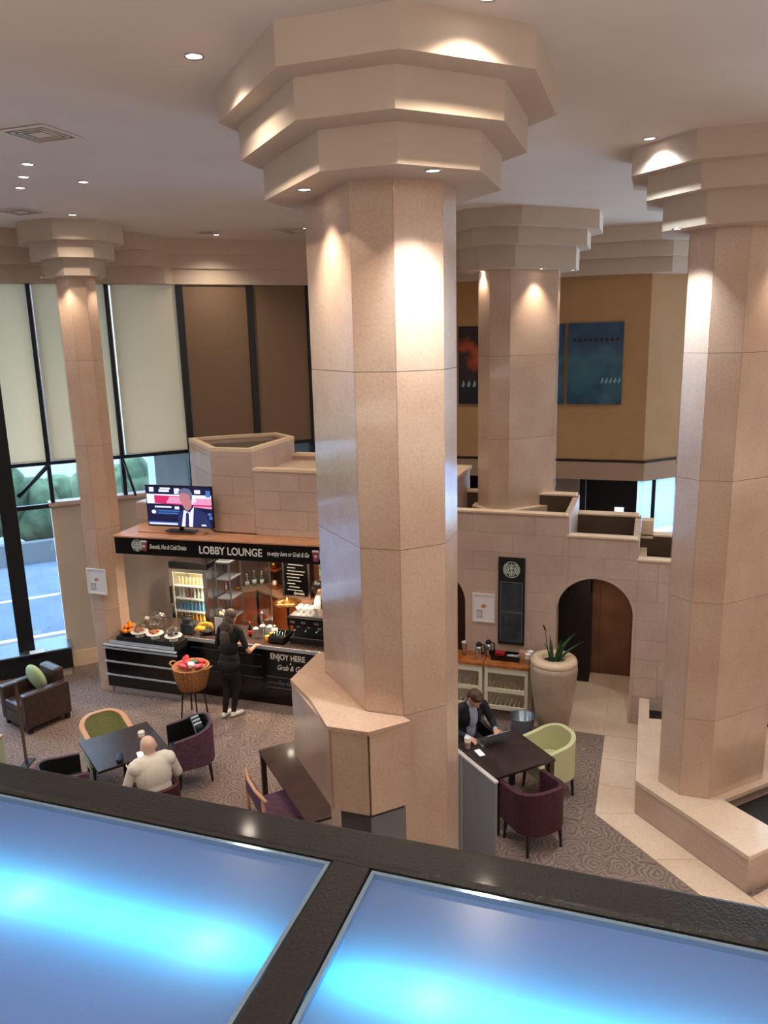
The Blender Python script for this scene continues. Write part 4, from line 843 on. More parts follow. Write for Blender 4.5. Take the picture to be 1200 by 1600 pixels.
# urn with snake plant
t = thing('plant_urn', 'tall crackled stone urn planter beside the arch', 'planter', (-1.12, 10.50, 0))
MB().lathe([(.20, 0), (.215, .02), (.27, .35), (.32, .75), (.335, .95), (.325, 1.03)], n=40).build('urn_body', M['urn'], t)
MB().lathe([(.325, 1.03), (.33, 1.06), (.31, 1.10), (.26, 1.12), (.18, 1.115), (.165, 1.09), (.165, 1.02)], n=40).build('rim', M['urnt'], t); MB().cyl((0, 0, .98), .17, .06, 24).build('soil', M['soil'], t)
t = thing('snake_plant', 'upright snake plant with sword leaves growing in the urn', 'plant', (-1.12, 10.50, 1.04))
rr = random.Random(11)
for k, (dx, dy, h, lx, ly) in enumerate(((-.03, -.03, .42, -.03, .02), (.03, -.02, .36, .05, -.02), (.0, .03, .30, .10, .0), (-.05, .02, .26, -.08, .04), (.05, .03, .46, .20, .05), (.02, -.05, .24, .08, -.05), (-.02, -.06, .22, -.03, -.06), (.08, 0, .34, .28, .1))):
    m_ = MB(); n = 7; vs = []
    for i in range(n + 1):
        u = i / n; w = .022 * (sin(pi * min(1, u * .75 + .22)) ** .8) * (1.2 if k != 4 else 1.6) * (1 - u ** 6) + .001; a = k * .8
        cx = dx + lx * u * u * 1.2; cy = dy + ly * u * u; z = h * u - .02
        vs += [(cx - w * cos(a), cy - w * sin(a), z), (cx + .008 * sin(a), cy - .008 * cos(a), z), (cx + w * cos(a), cy + w * sin(a), z), (cx - .004 * sin(a), cy + .004 * cos(a), z)]
    fs = []
    for i in range(n):
        for j in range(4): fs.append((i * 4 + j, i * 4 + (j + 1) % 4, i * 4 + 4 + (j + 1) % 4, i * 4 + 4 + j))
    fs.append((n * 4, n * 4 + 1, n * 4 + 2, n * 4 + 3)); m_.add(vs, fs, True).build('leaf', M['greeny'], t)
MB().tube([(-.06, -.02, 0), (-.10, -.02, .25), (-.13, -.02, .46)], [.004, .006, .003], 6).ell((-.14, -.02, .50), (.012, .012, .05), 8, 6, (0, R(-20), 0)).build('dry_leaf', M['soil'], t)
t = thing('waste_bin', 'round blue-grey steel waste bin in front of the sideboard', 'bin', (-1.50, 10.14, 0)); MB().lathe([(.14, 0), (.17, .32), (.175, .335), (.165, .33), (.135, .02), (.001, .02)], n=28).build('bin_body', M['steelb'], t)

# paintings
def painting(s0, label, cols, sc):
    t = thing('canvas_painting', label, 'painting', (s0, 15.045, 4.28), group='abstract paintings on the tan wall')
    m = bpy.data.materials.new('abstract_paint'); m.use_nodes = True; nt = m.node_tree; p = nt.nodes['Principled BSDF']; L = nt.links.new
    tc = nt.nodes.new('ShaderNodeTexCoord'); n = nt.nodes.new('ShaderNodeTexNoise'); n.inputs['Scale'].default_value = sc; n.inputs['Detail'].default_value = 3; L(tc.outputs['Object'], n.inputs['Vector'])
    sx = nt.nodes.new('ShaderNodeSeparateXYZ'); L(tc.outputs['Object'], sx.inputs[0])
    ma = nt.nodes.new('ShaderNodeMath'); ma.operation = 'MULTIPLY_ADD'; ma.inputs[1].default_value = .42; L(sx.outputs['Z'], ma.inputs[0])
    m2 = nt.nodes.new('ShaderNodeMath'); m2.operation = 'MULTIPLY_ADD'; m2.inputs[1].default_value = .9; m2.inputs[2].default_value = -.28; L(n.outputs['Fac'], m2.inputs[0]); L(m2.outputs[0], ma.inputs[2])
    r = nt.nodes.new('ShaderNodeValToRGB'); e = r.color_ramp.elements
    while len(e) < len(cols): e.new(.5)
    for i, (po_, c) in enumerate(cols): e[i].position = po_; e[i].color = c
    L(ma.outputs[0], r.inputs['Fac']); L(r.outputs['Color'], p.inputs['Base Color']); p.inputs['Roughness'].default_value = .5
    MB().bb(0, .98, -.05, 0, 0, 1.475).build('canvas', m, t)
    return t
blu = [(.1, C(18, 40, 62)), (.3, C(44, 92, 118)), (.5, C(66, 112, 128)), (.65, C(52, 84, 116)), (.85, C(36, 70, 104))]
tp = painting(-1.49, 'teal and dark blue abstract canvas, right one of the blue pair', blu, 2.2)
for k in range(9): MB().yprism([(.08 + k * .095, 1.16), (.12 + k * .095, 1.22), (.16 + k * .095, 1.16), (.12 + k * .095, 1.13)], -.054, -.05).build('brush_mark', mat('paint_navy', C(18, 26, 52), .5), tp)
for k in range(5): MB().yprism([(.60 + k * .075, .40), (.64 + k * .075, .50), (.66 + k * .075, .44), (.63 + k * .075, .38)], -.054, -.05).build('brush_mark', mat('paint_pale', C(140, 180, 190), .5), tp)
painting(-2.53, 'teal abstract canvas mostly hidden by the column, left one of the blue pair', blu, 2.2)
tp = painting(-3.56, 'dark canvas with a red and orange glow, left of the column', [(.1, C(20, 22, 34)), (.3, C(24, 30, 50)), (.48, C(52, 34, 34)), (.58, C(180, 80, 40)), (.72, C(40, 24, 26))], 1.6)
for k in range(8): MB().yprism([(.06 + k * .11, .34), (.10 + k * .11, .46), (.13 + k * .11, .38), (.10 + k * .11, .32)], -.054, -.05).build('brush_mark', mat('paint_pale', C(140, 180, 190), .5), tp)
t = thing('lit_monitor', 'small glowing monitor in the dark room beyond the parapet', 'monitor', (-.42, 13.6, 2.05)); MB().bb(-.09, .09, 0, .02, .45, .62).bb(-.06, .06, -.04, .06, .38, .40).bb(-.01, .01, .0, .02, .39, .46).build('casing', M['blackm'], t); MB().bb(-.075, .075, -.004, 0, .47, .60).build('screen', emitm('monitor_glow', (.75, .85, 1, 1), 1.1), t)
t = thing('dark_cabinet', 'tall dark cabinet under the small glowing monitor', 'cabinet', (-.42, 13.7, 0)); MB().bb(-.5, .3, -.25, .25, 0, 2.42).build('body', M['dark'], t); MB().bb(-.45, .25, -.27, -.25, .1, 2.3).build('door', M['dark'], t)

# ------------------------------------------------------------------ furniture
def tub_chair(label, fabric, inner, rim, leg, loc, rz, w=.56, d=.54, hb=.80, ha=.66, thick=.055, group=None, square=False):
    """faces +y locally"""
    t = thing('tub_chair', label, 'chair', loc, rz, group)
    pts = []; n = 9; hw_ = w / 2; rad = (.12 if square else .24)
    pts.append((-hw_, d / 2)); pts.append((-hw_, 0.02)); 
    for k in range(n + 1): a = pi + (pi / 2) * k / n; pts.append((-hw_ + rad + rad * cos(a), -d / 2 + rad + rad * sin(a)))
    for k in range(n + 1): a = 1.5 * pi + (pi / 2) * k / n; pts.append((hw_ - rad + rad * cos(a), -d / 2 + rad + rad * sin(a)))
    pts += [(hw_, 0.02), (hw_, d / 2)]
    def hz(y): u = max(0, min(1, (d / 2 - y) / d)); return ha + (hb - ha) * (u ** 1.5)
    N = len(pts)
    def ring(off):
        out = []
        for i, p in enumerate(pts):
            a = Vector(pts[max(0, i - 1)]); b = Vector(pts[min(N - 1, i + 1)]); e = (b - a).normalized(); nn = Vector((-e.y, e.x)); out.append((p[0] + nn.x * off, p[1] + nn.y * off))
        return out
    o_, i_ = ring(0), ring(thick)
    def shell(A, B, z0f, z1f, m_, nm, sm=True):
        vs = []; 
        for i in range(N): vs += [(A[i][0], A[i][1], z0f(pts[i][1])), (A[i][0], A[i][1], z1f(pts[i][1])), (B[i][0], B[i][1], z1f(pts[i][1])), (B[i][0], B[i][1], z0f(pts[i][1]))]
        fs = []
        for i in range(N - 1):
            for j in range(4): fs.append((i * 4 + j, i * 4 + 4 + j, i * 4 + 4 + (j + 1) % 4, i * 4 + (j + 1) % 4))
        fs += [(0, 1, 2, 3), ((N - 1) * 4 + 3, (N - 1) * 4 + 2, (N - 1) * 4 + 1, (N - 1) * 4)]
        o = MB().add(vs, fs, False).build(nm, m_, t); b = o.modifiers.new('b', 'BEVEL'); b.width = .006; b.segments = 2; b.limit_method = 'ANGLE'; b.angle_limit = R(50); return o
    mid_ = ring(thick * .5)
    shell(o_, mid_, lambda y: .27, lambda y: hz(y), fabric, 'backrest')
    shell(mid_, i_, lambda y: .40, lambda y: hz(y) - .001, inner, 'inner_lining')
    if rim: shell(ring(-.006), ring(thick + .006), lambda y: hz(y), lambda y: hz(y) + .022, rim, 'top_rail')
    P = [(p[0] * .985, p[1]) for p in i_] ; MB().prism(P, .27, .36).build('seat_base', fabric, t)
    MB().prism([(p[0] * .97, p[1] * .98) for p in i_], .36, .45).build('seat_cushion', inner, t, bevel=.02, seg=3)
    for x, y in ((-hw_ + .06, d / 2 - .06), (hw_ - .06, d / 2 - .06), (-hw_ + .09, -d / 2 + .10), (hw_ - .09, -d / 2 + .10)):
        MB().tube([(x, y, .28), (x * 1.06, y * 1.1, 0)], [.024, .014], 8).build('leg', leg, t)
    return t
def face_to(dx, dy): return math.atan2(-dx, dy)
def table(label, loc, rz, w, d, m_, h=.75, leg='pedestal'):
    t = thing('table', label, 'table', loc, rz)
    MB().bb(-w / 2, w / 2, -d / 2, d / 2, h - .035, h).build('tabletop', m_, t, bevel=.004)
    if leg == 'pedestal': MB().box((0, 0, .015), (.44, .44, .03)).build('base_plate', M['blackm'], t, bevel=.004); MB().cyl((0, 0, .03), .04, h - .065, 16).build('pedestal', M['blackm'], t)
    else:
        for x in (-w / 2 + .04, w / 2 - .04):
            for y in (-d / 2 + .04, d / 2 - .04): MB().bb(x - .03, x + .03, y - .03, y + .03, 0, h - .035).build('leg', m_, t)
    return t
table('square dark table with a paper cup on it at left in front of the servery', (-5.98, 7.24, 0), math.atan2(.70, .51), .87, .87, M['tabler'], .74)
tub_chair('green tub chair with light wood rail on the far left side of the left table', M['greenp'], M['green'], M['rimwood'], M['legwood'], (-6.60, 7.66, 0), face_to(.81, -.59), .60, .56, .78, .66)
tub_chair('purple tub chair with dark inside at the lower left side of the left table', M['purple'], M['blackm'], None, M['legwood'], (-6.46, 6.66, 0), face_to(.62, .78), .58, .54, .74, .66)
tub_chair('purple tub chair with a striped cloth in it at the right of the left table', M['purple'], M['blackm'], None, M['legwood'], (-5.46, 7.92, 0), face_to(-.72, -.69), .58, .54, .80, .68)
tub_chair('dark plum tub chair the bald man sits on', M['plum'], M['plum'], None, M['legwood'], (-5.12, 6.60, 0), face_to(-.81, .59), .58, .54, .76, .66)
tub_chair('pale green tub chair cut by the left picture edge', M['greenp'], M['green'], M['rimwood'], M['legwood'], (-7.83, 6.75, 0), face_to(-.95, .2), .58, .56, .80, .66)
o = MB().box((0, 0, 0), (.36, .10, .34)).build('striped_cloth', mat('navy_stripe', C(36, 44, 58), .8), None, (-5.38, 8.0, .62), face_to(-.72, -.69), bevel=.03, seg=3); o.rotation_euler = (R(-12), 0, face_to(-.72, -.69)); tag(o, 'dark cushion with pale stripes leaning in the right chair of the left table', 'cushion')
for k in range(3): MB().box((-.1 + k * .1, .052, 0), (.035, .006, .33)).box((-.1 + k * .1, 0, .172), (.035, .1, .006)).build('stripe', mat('pale_stripe', C(170, 186, 186), .8), o)
table('square dark table with a laptop, cup and phone at right', (-1.44, 8.38, 0), R(45), .84, .84, M['tabler'], .75, 'legs')
tub_chair('pale lime tub chair at the far right side of the laptop table', M['limeup'], M['limeup'], None, M['legwood'], (-.96, 8.90, 0), face_to(-.72, -.69), .58, .54, .80, .68)
tub_chair('plum velvet tub chair at the near right side of the laptop table', M['plum'], M['plum'], None, M['legwood'], (-1.00, 7.82, 0), face_to(-.68, .73), .60, .54, .78, .70)
tub_chair('dark chair carrying the man with the laptop', M['blackm'], M['blackm'], None, M['legwood'], (-2.03, 8.95, 0), face_to(.70, -.71), .56, .52, .76, .66)
table('long dark walnut table reaching under the marble box of the column', (-3.54, 7.18, 0), R(-45), 1.66, .50, M['walnut'], .75, 'legs')
t = thing('wood_framed_chair', 'armchair with a light wooden back rail and purple seat at the long walnut table', 'chair', (-3.76, 7.03, 0), R(-45))
MB().bb(-.30, .30, -.22, .24, .34, .45).build('seat', M['purple'], t, bevel=.03, seg=3); MB().box((.0, -.27, .66), (.62, .05, .20)).build('backrest', M['purple'], t, bevel=.015)
MB().tube([(-.34, -.27, .80), (-.1, -.31, .81), (.15, -.31, .81), (.40, -.27, .80)], .022, 8).build('back_rail', M['rimwood'], t)
for s2 in (-1, 1):
    MB().tube([(s2 * .32, -.28, .8), (s2 * .32, -.26, 0)], .02, 8).build('rear_leg', M['rimwood'], t); MB().tube([(s2 * .27, .20, .36), (s2 * .27, .2, 0)], .02, 8).build('front_leg', M['rimwood'], t)
# leather armchair
ac = thing('leather_armchair', 'dark brown leather club armchair with a green cushion by the left windows', 'armchair', (-8.66, 8.60, 0), face_to(-.32, -.95))
MB().bb(-.23, .23, -.30, .34, .10, .30).build('seat_base', M['leather'], ac); MB().bb(-.225, .225, -.24, .35, .30, .44).build('seat_cushion', M['leather'], ac, bevel=.04, seg=3)
for s2 in (-1, 1): MB().bb(s2 * .235, s2 * .37, -.38, .34, .09, .62).build('arm', M['leather'], ac, bevel=.03, seg=3)
MB().bb(-.23, .23, -.40, -.24, .10, .80).build('backrest', M['leather'], ac, bevel=.045, seg=3)
for x in (-.31, .31):
    for y in (-.32, .28): MB().bb(x - .03, x + .03, y - .03, y + .03, 0, .09).build('foot', M['legwood'], ac)
cu = MB().ell((0, 0, 0), (.235, .085, .225), 20, 12).build('cushion', mat('sage_cushion', C(186, 206, 156), .8), None, (-8.67, 8.70, .66)); cu.rotation_euler = (R(-14), 0, face_to(-.32, -.95)); tag(cu, 'sage green cushion leaning in the leather armchair', 'cushion'); MB().ell((0, .075, .02), (.015, .008, .015), 8, 6).build('button', M['green'], cu)
t = thing('side_post', 'thin bronze edged glass divider standing between the armchair and the tables', 'divider', (-7.86, 7.52, 0), R(-71)); MB().bb(-.14, .14, -.06, .06, 0, .02).build('foot', M['blackm'], t); MB().bb(-.022, .022, -.012, .012, .02, 1.22).build('post', M['bronze'], t); 
t = thing('folder', 'small blue and white folder lying on the window sill box', 'folder', (-9.62, 9.75, .525), R(45)); MB().bb(-.13, .13, -.09, .09, 0, .02).build('cover', M['mull'], t); MB().bb(-.12, .12, -.08, .08, .02, .026).build('page', M['paper'], t)
# low grey screen
t = thing('grey_screen', 'waist high grey panel screen beside the laptop table, right of the centre column', 'screen', (-1.26, 6.92, 0), math.atan2(.49, -.52))
MB().bb(0, .585, 0, .03, 0, 1.24).build('panel', M['grey'], t); MB().bb(.60, .95, 0, .03, 0, 1.24).build('panel', M['grey'], t)
MB().bb(-.01, .588, -.008, .038, 1.24, 1.262).build('top_trim', mat('pale_trim', C(196, 190, 184), .4), t, bevel=.004); MB().bb(.598, .95, -.008, .038, 1.24, 1.262).build('top_trim', mat('pale_trim', C(196, 190, 184), .4), t); MB().bb(.586, .599, -.006, .036, 0, 1.262).build('joint_strip', mat('pale_trim', C(196, 190, 184), .4), t)

# things on tables
def paper_cup(label, loc):
    t = thing('paper_cup', label, 'cup', loc); MB().lathe([(.03, 0), (.042, .125)], n=20).build('cup', M['ceramic'], t); MB().lathe([(.0345, .045), (.040, .1)], n=20).build('sleeve', M['card'], t); MB().lathe([(.044, .125), (.044, .135), (.038, .15), (.034, .145), (.001, .143)], n=20).build('lid', M['white'], t); return t
paper_cup('white lidded paper cup on the left table', (-5.80, 7.36, .74)); paper_cup('white lidded paper cup on the right table beside the phone', (-1.88, 8.33, .75))
o = MB().box((0, 0, .03), (.075, .17, .06)).build('glasses_case', mat('navy_case', C(30, 40, 66), .4), None, (-5.80, 6.92, .741), R(35), bevel=.025, seg=3); tag(o, 'dark blue glasses case near the front corner of the left table', 'case')
def phone(label, loc, rz, m_=None):
    t = thing('mobile_phone', label, 'phone', loc, rz); MB().bb(-.038, .038, -.076, .076, 0, .008).build('body', M['white'], t, bevel=.003); MB().bb(-.034, .034, -.068, .068, .0082, .009).build('screen', emitm('phone_glow', (.9, .93, 1, 1), .7), t); return t
phone('white phone lying face up on the right table', (-1.72, 8.26, .751), R(40))
t = thing('laptop', 'silver laptop open on the right table in front of the suited man', 'laptop', (-1.66, 8.57, .751), R(-135) + pi)
t.rotation_euler = (0, 0, face_to(.70, -.71))
MB().bb(-.16, .16, -.11, .11, 0, .014).build('base', M['chrome'], t, bevel=.003); MB().bb(-.13, .13, -.02, .09, .014, .016).build('keyboard', M['blackm'], t)
MB().box((0, .155, .105), (.32, .008, .21), rx=R(-25)).build('screen_lid', M['chrome'], t)

# ------------------------------------------------------------------ people
import numpy as np
def capsule(m_, a, b, r1, r2, n=12):
    a, b = Vector(a), Vector(b); L_ = (b - a).length; d = (b - a).normalized() if L_ > 1e-6 else Vector((0, 0, 1))
    pts = [(a - d * r1 * cos(t), r1 * sin(t)) for t in (0.12, .5, 1.0, 1.4)] + [(a, r1), (b, r2)] + [(b + d * r2 * cos(t), r2 * sin(t)) for t in (1.4, 1.0, .5, .12)]
    m_.tube([p for p, r in pts], [r for p, r in pts], n)
class Body:
    def __init__(s): s.p = []
    def cap(s, a, b, r1, r2, k): s.p.append(('c', Vector(a), Vector(b), r1, r2, k)); return s
    def ell(s, c, r, k, rot=(0, 0, 0)): s.p.append(('e', Vector(c), Vector(r), rot, 0, k)); return s
    def hand(s, w, d, nrm, k='skin', side=1, curl=.5):
        w, d, nrm = Vector(w), Vector(d).normalized(), Vector(nrm); nrm = (nrm - d * nrm.dot(d)).normalized(); x = d.cross(nrm) * side
        for u in (-.026, -.009, .009, .026): s.cap(w + d * .01 + x * u * .6, w + d * .08 + x * u, .016, .013, k)
        for u, L_ in ((-.031, .055), (-.0105, .07), (.0105, .078), (.031, .068)):
            b = w + d * .085 + x * u; m1 = b + (d * cos(curl * .7) - nrm * sin(curl * .7)) * L_ * .55; e = m1 + (d * cos(curl * 1.6) - nrm * sin(curl * 1.6)) * L_ * .5
            s.cap(b, m1, .0095, .009, k); s.cap(m1, e, .009, .0075, k)
        b = w + d * .025 + x * .03; m1 = b + (d * .7 + x * .7) * .04; s.cap(b, m1, .013, .0105, k); s.cap(m1, m1 + (d * .9 + x * .25 - nrm * .3).normalized() * .035, .0105, .008, k)
        return s
    def build(s, mats, parent, name='body', voxel=.0085, smooth=4):
        m_ = MB()
        for q in s.p:
            if q[0] == 'c': capsule(m_, q[1], q[2], q[3], q[4])
            else: m_.ell(q[1], q[2], 20, 14, q[3])
        me = m_.mesh(name, []) if False else None
        me = bpy.data.meshes.new(name); me.from_pydata(m_.v, [], m_.f)
        tmp = bpy.data.objects.new('tmp', me); COL.objects.link(tmp)
        md = tmp.modifiers.new('r', 'REMESH'); md.mode = 'VOXEL'; md.voxel_size = voxel; md.adaptivity = 0
        sm = tmp.modifiers.new('s', 'SMOOTH'); sm.iterations = smooth; sm.factor = .5
        out = bpy.data.meshes.new_from_object(tmp.evaluated_get(bpy.context.evaluated_depsgraph_get())); bpy.data.objects.remove(tmp)
        keys = list(mats.keys()); out.materials.clear()
        for k in keys: out.materials.append(mats[k])
        nP = len(out.polygons); cen = np.zeros(nP * 3); out.polygons.foreach_get('center', cen); cen = cen.reshape(-1, 3)
        best = np.full(nP, 1e9); idx = np.zeros(nP, int)
        for q in s.p:
            if q[0] == 'c':
                a, b = np.array(q[1]), np.array(q[2]); ab = b - a; t_ = np.clip(((cen - a) @ ab) / max(1e-9, ab @ ab), 0, 1)
                dd = np.linalg.norm(cen - (a + t_[:, None] * ab), axis=1) - (q[3] + (q[4] - q[3]) * t_)
            else:
                Mx = np.array(Euler(q[3]).to_matrix()); loc = (cen - np.array(q[1])) @ Mx; r = np.array(q[2]); dd = (np.linalg.norm(loc / r, axis=1) - 1) * r.min()
            k = dd < best; best[k] = dd[k]; idx[k] = keys.index(q[5])
        out.polygons.foreach_set('material_index', idx.astype(np.int32)); out.polygons.foreach_set('use_smooth', [True] * nP); out.name = name
        o = bpy.data.objects.new(name, out); COL.objects.link(o); o.parent = parent; return o
def head(B_, c, yaw=0, pitch=0, k='skin', s_=1.0):
    """c = centre of the skull, face looks to +y turned by yaw about z and pitched down"""
    E = Euler((-pitch, 0, yaw)).to_matrix()
    P = lambda v: Vector(c) + E @ Vector(v) * s_
    rot = (-pitch, 0, yaw)
    B_.ell(c, (.074 * s_, .094 * s_, .088 * s_), k, rot); B_.ell(P((0, .030, -.055)), (.056 * s_, .064 * s_, .062 * s_), k, rot)
    B_.ell(P((0, .055, -.098)), (.032 * s_, .032 * s_, .026 * s_), k, rot)
    B_.cap(P((0, .092, -.005)), P((0, .112, -.042)), .008, .013, k); B_.cap(P((-.018, .092, -.075)), P((.018, .092, -.075)), .007, .007, k)
    B_.cap(P((-.035, .084, .012)), P((.035, .084, .012)), .010, .010, k)
    for u in (-1, 1): B_.ell(P((u * .076, -.004, -.025)), (.010, .020, .032), k, rot)
    return P
def eyes(P, parent, s_=1.0):
    for u in (-1, 1):
        m_ = MB().ell(P((u * .031, .084, -.008)), (.012, .010, .008), 10, 7); m_.cur = 1; m_.ell(P((u * .031, .092, -.008)), (.005, .004, .005), 8, 6); m_.build('eye', [M['white'], M['hairb']], parent)

# woman at the counter, seen from behind
w = thing('person', 'woman in black with long brown hair and white sneakers leaning at the counter', 'person', (-5.83, 9.57, 0), R(-6))
b = Body(); K_ = 'black'
b.ell((0, .02, .93), (.165, .12, .14), K_); b.ell((0, .03, 1.10), (.155, .115, .16), K_); b.ell((0, .07, 1.27), (.165, .115, .16), K_)
b.cap((-.14, .09, 1.375), (.14, .09, 1.375), .062, .062, K_); b.cap((0, .09, 1.40), (.01, .12, 1.47), .05, .047, 'skin')
b.ell((0, .0, .84), (.185, .135, .14), K_); b.ell((0, .01, .72), (.17, .12, .12), K_)
for u, kn, an, toe in ((-1, (-.085, .04, .48), (-.075, -.08, .09), (-.08, .06, .035)), (1, (.08, .06, .49), (.035, -.01, .10), (.10, .11, .035))):
    b.cap((u * .085, .0, .86), kn, .095, .062, K_); b.cap(kn, an, .062, .04, K_)
    h = (an[0] + (.0), an[1] - .035, .04); b.cap(h, toe, .036, .034, 'shoe'); b.cap((an[0], an[1], .085), h, .036, .036, 'shoe')
b.cap((-.175, .09, 1.36), (-.235, .06, 1.10), .052, .046, K_); b.cap((-.235, .06, 1.10), (-.225, .19, .99), .038, .033, 'skin'); b.cap((-.225, .19, .99), (-.13, .29, 1.03), .032, .026, 'skin')
b.cap((.175, .09, 1.36), (.27, .08, 1.13), .052, .047, K_); b.cap((.27, .08, 1.13), (.32, .10, 1.06), .040, .038, 'skin'); b.cap((.32, .10, 1.06), (.27, .33, 1.05), .037, .026, 'skin')
b.hand((-.13, .29, 1.03), (.5, .85, .0), (0, 0, 1), 'skin', -1); b.hand((.27, .33, 1.05), (-.15, 1, -.1), (0, 0, 1), 'skin', 1)
P = head(b, (0, .135, 1.565), R(-8), R(12)); b.build({'black': M['blackcloth'], 'skin': M['skin'], 'shoe': M['white']}, w); eyes(P, w)
h = Body(); h.ell((0, .125, 1.59), (.090, .102, .094), 'h', (-R(12), 0, 0)); h.ell((0, .06, 1.50), (.088, .07, .12), 'h'); h.ell((-.01, .03, 1.38), (.115, .062, .16), 'h', (R(8), 0, 0)); h.ell((-.02, -.01, 1.24), (.105, .05, .14), 'h', (R(6), 0, 0)); h.ell((-.055, -.01, 1.15), (.045, .03, .08), 'h'); h.ell((.03, -.005, 1.17), (.04, .03, .07), 'h')
h.build({'h': M['hair']}, w, 'hair', .008, 3)

# barista behind the counter, in profile
w = thing('person', 'barista in white shirt, black waistcoat and blue face mask behind the counter', 'person', (-4.97, 10.99, 0), R(-70))
b = Body()
for u in (-1, 1): b.cap((u * .09, 0, .9), (u * .09, .02, .5), .09, .065, 'vest'); b.cap((u * .09, .02, .5), (u * .09, -.02, .09), .063, .045, 'vest'); b.cap((u * .09, -.04, .04), (u * .1, .13, .035), .038, .034, 'vest')
b.ell((0, 0, .95), (.165, .12, .14), 'vest'); b.ell((0, 0, 1.14), (.155, .115, .16), 'vest'); b.ell((0, .02, 1.33), (.175, .12, .15), 'vest'); b.cap((-.15, .01, 1.44), (.15, .01, 1.44), .058, .058, 'shirt'); b.cap((0, .01, 1.46), (0, .03, 1.53), .055, .052, 'shirt')
for u in (-1, 1):
    b.cap((u * .19, .01, 1.43), (u * .25, .04, 1.14), .062, .052, 'shirt'); b.cap((u * .25, .04, 1.14), (u * .16, .27, 1.10), .05, .036, 'shirt'); b.hand((u * .16, .27, 1.10), (-u * .2, 1, 0), (0, 0, 1), 'skin', u)
P = head(b, (0, .05, 1.66), 0, R(10)); b.cap(P((-.03, .092, -.06)), P((.03, .092, -.06)), .036, .036, 'mask'); b.build({'vest': M['blackcloth'], 'shirt': M['white'], 'skin': M['skin'], 'mask': M['mask']}, w); eyes(P, w)
h = Body(); h.ell((0, .03, 1.70), (.086, .103, .088), 'h', (-R(5), 0, 0)); h.ell((0, -.02, 1.65), (.082, .07, .07), 'h'); h.build({'h': M['hairb']}, w, 'hair', .008, 3)

# bald man seen from behind and above, looking at a phone
w = thing('person', 'bald man in a white top sitting at the left table looking at his phone', 'person', (-5.10, 6.62, 0), face_to(-.81, .59))
b = Body()
b.ell((0, -.02, .53), (.18, .15, .11), 'dark'); b.ell((0, .0, .66), (.19, .15, .20), 'top'); b.ell((0, .02, .82), (.205, .15, .24), 'top'); b.ell((0, .045, .93), (.215, .135, .15), 'top'); b.cap((-.15, .05, 1.0), (.15, .05, 1.0), .078, .078, 'top'); b.cap((-.19, .04, .97), (.19, .04, .97), .085, .085, 'top'); b.cap((0, .07, 1.03), (0, .10, 1.10), .058, .056, 'skin')
for u in (-1, 1):
    b.cap((u * .10, .0, .54), (u * .13, .38, .53), .088, .066, 'dark'); b.cap((u * .13, .38, .53), (u * .13, .34, .1), .062, .045, 'dark'); b.cap((u * .13, .33, .045), (u * .14, .48, .035), .04, .036, 'shoe')
    b.cap((u * .20, .05, .99), (u * .30, .08, .74), .066, .054, 'top'); b.cap((u * .30, .08, .74), (u * .16 - .02, .30, .82), .050, .036, 'top')
b.hand((-.18, .30, .82), (.55, .7, .35), (0, -.4, .8), 'skin', -1, .9); b.hand((.14, .30, .82), (-.75, .55, .3), (0, -.4, .8), 'skin', 1, .9)
b.cap((0, .07, 1.03), (0, .10, 1.10), .062, .060, 'skin'); P = head(b, (0, .12, 1.165), 0, R(34), 'skin', 1.16); b.build({'dark': M['navy'], 'top': M['whitecloth'], 'skin': M['skin2'], 'shoe': M['blackm']}, w, smooth=9); eyes(P, w)
B2 = Body(); 
for u in (-1, 1): B2.cap(P((u * .03, .09, -.008)), P((u * .078, .02, -.012)), .005, .004, 'g')
MB().tube([P((-.079, .0, -.01)), P((-.06, .085, -.01)), P((-.012, .10, -.012)), P((.012, .10, -.012)), P((.06, .085, -.01)), P((.079, .0, -.01))], .0035, 6).build('spectacles', M['blackm'], w)
f = phone('white phone held by the bald man', (-5.10, 6.62, 0), 0); f.location = (-5.10 + (-.81 * .40), 6.62 + .59 * .40 - .02, .885); f.rotation_euler = (R(48), 0, face_to(-.81, .59)); f['label'] = 'white glowing phone in the hands of the bald man'

# suited man with the laptop
w = thing('person', 'man in a dark suit and pale blue shirt typing on the laptop', 'person', (-2.04, 8.93, 0), face_to(.70, -.71))
b = Body()
b.ell((0, -.02, .53), (.18, .15, .11), 'suit'); b.ell((0, .02, .72), (.155, .12, .18), 'suit'); b.ell((0, .07, .92), (.195, .13, .17), 'suit'); b.cap((-.155, .09, 1.03), (.155, .09, 1.03), .068, .068, 'suit')
b.ell((0, .135, .92), (.075, .085, .17), 'shirt'); b.ell((0, .11, .74), (.07, .07, .14), 'shirt'); b.cap((0, .11, 1.05), (0, .15, 1.11), .060, .055, 'shirt'); b.cap((0, .14, 1.10), (0, .18, 1.15), .048, .048, 'skin')
for u in (-1, 1):
    b.cap((u * .10, .0, .54), (u * .13, .36, .53), .088, .066, 'suit'); b.cap((u * .13, .36, .53), (u * .13, .34, .1), .062, .045, 'suit'); b.cap((u * .13, .33, .045), (u * .14, .46, .035), .04, .036, 'shoe')
b.cap((-.20, .09, 1.01), (-.29, .16, .80), .062, .052, 'suit'); b.cap((-.29, .16, .80), (-.20, .36, .805), .050, .038, 'suit'); b.cap((-.20, .36, .805), (-.19, .385, .805), .034, .030, 'shirt'); b.hand((-.185, .39, .805), (.35, 1, -.05), (0, 0, 1), 'skin', -1, .45)
b.cap((.20, .09, 1.01), (.31, .18, .81), .062, .052, 'suit'); b.cap((.31, .18, .81), (.24, .36, .81), .050, .038, 'suit'); b.cap((.24, .36, .81), (.23, .385, .81), .034, .030, 'shirt'); b.hand((.225, .39, .81), (-.35, 1, -.05), (0, 0, 1), 'skin', 1, .45)
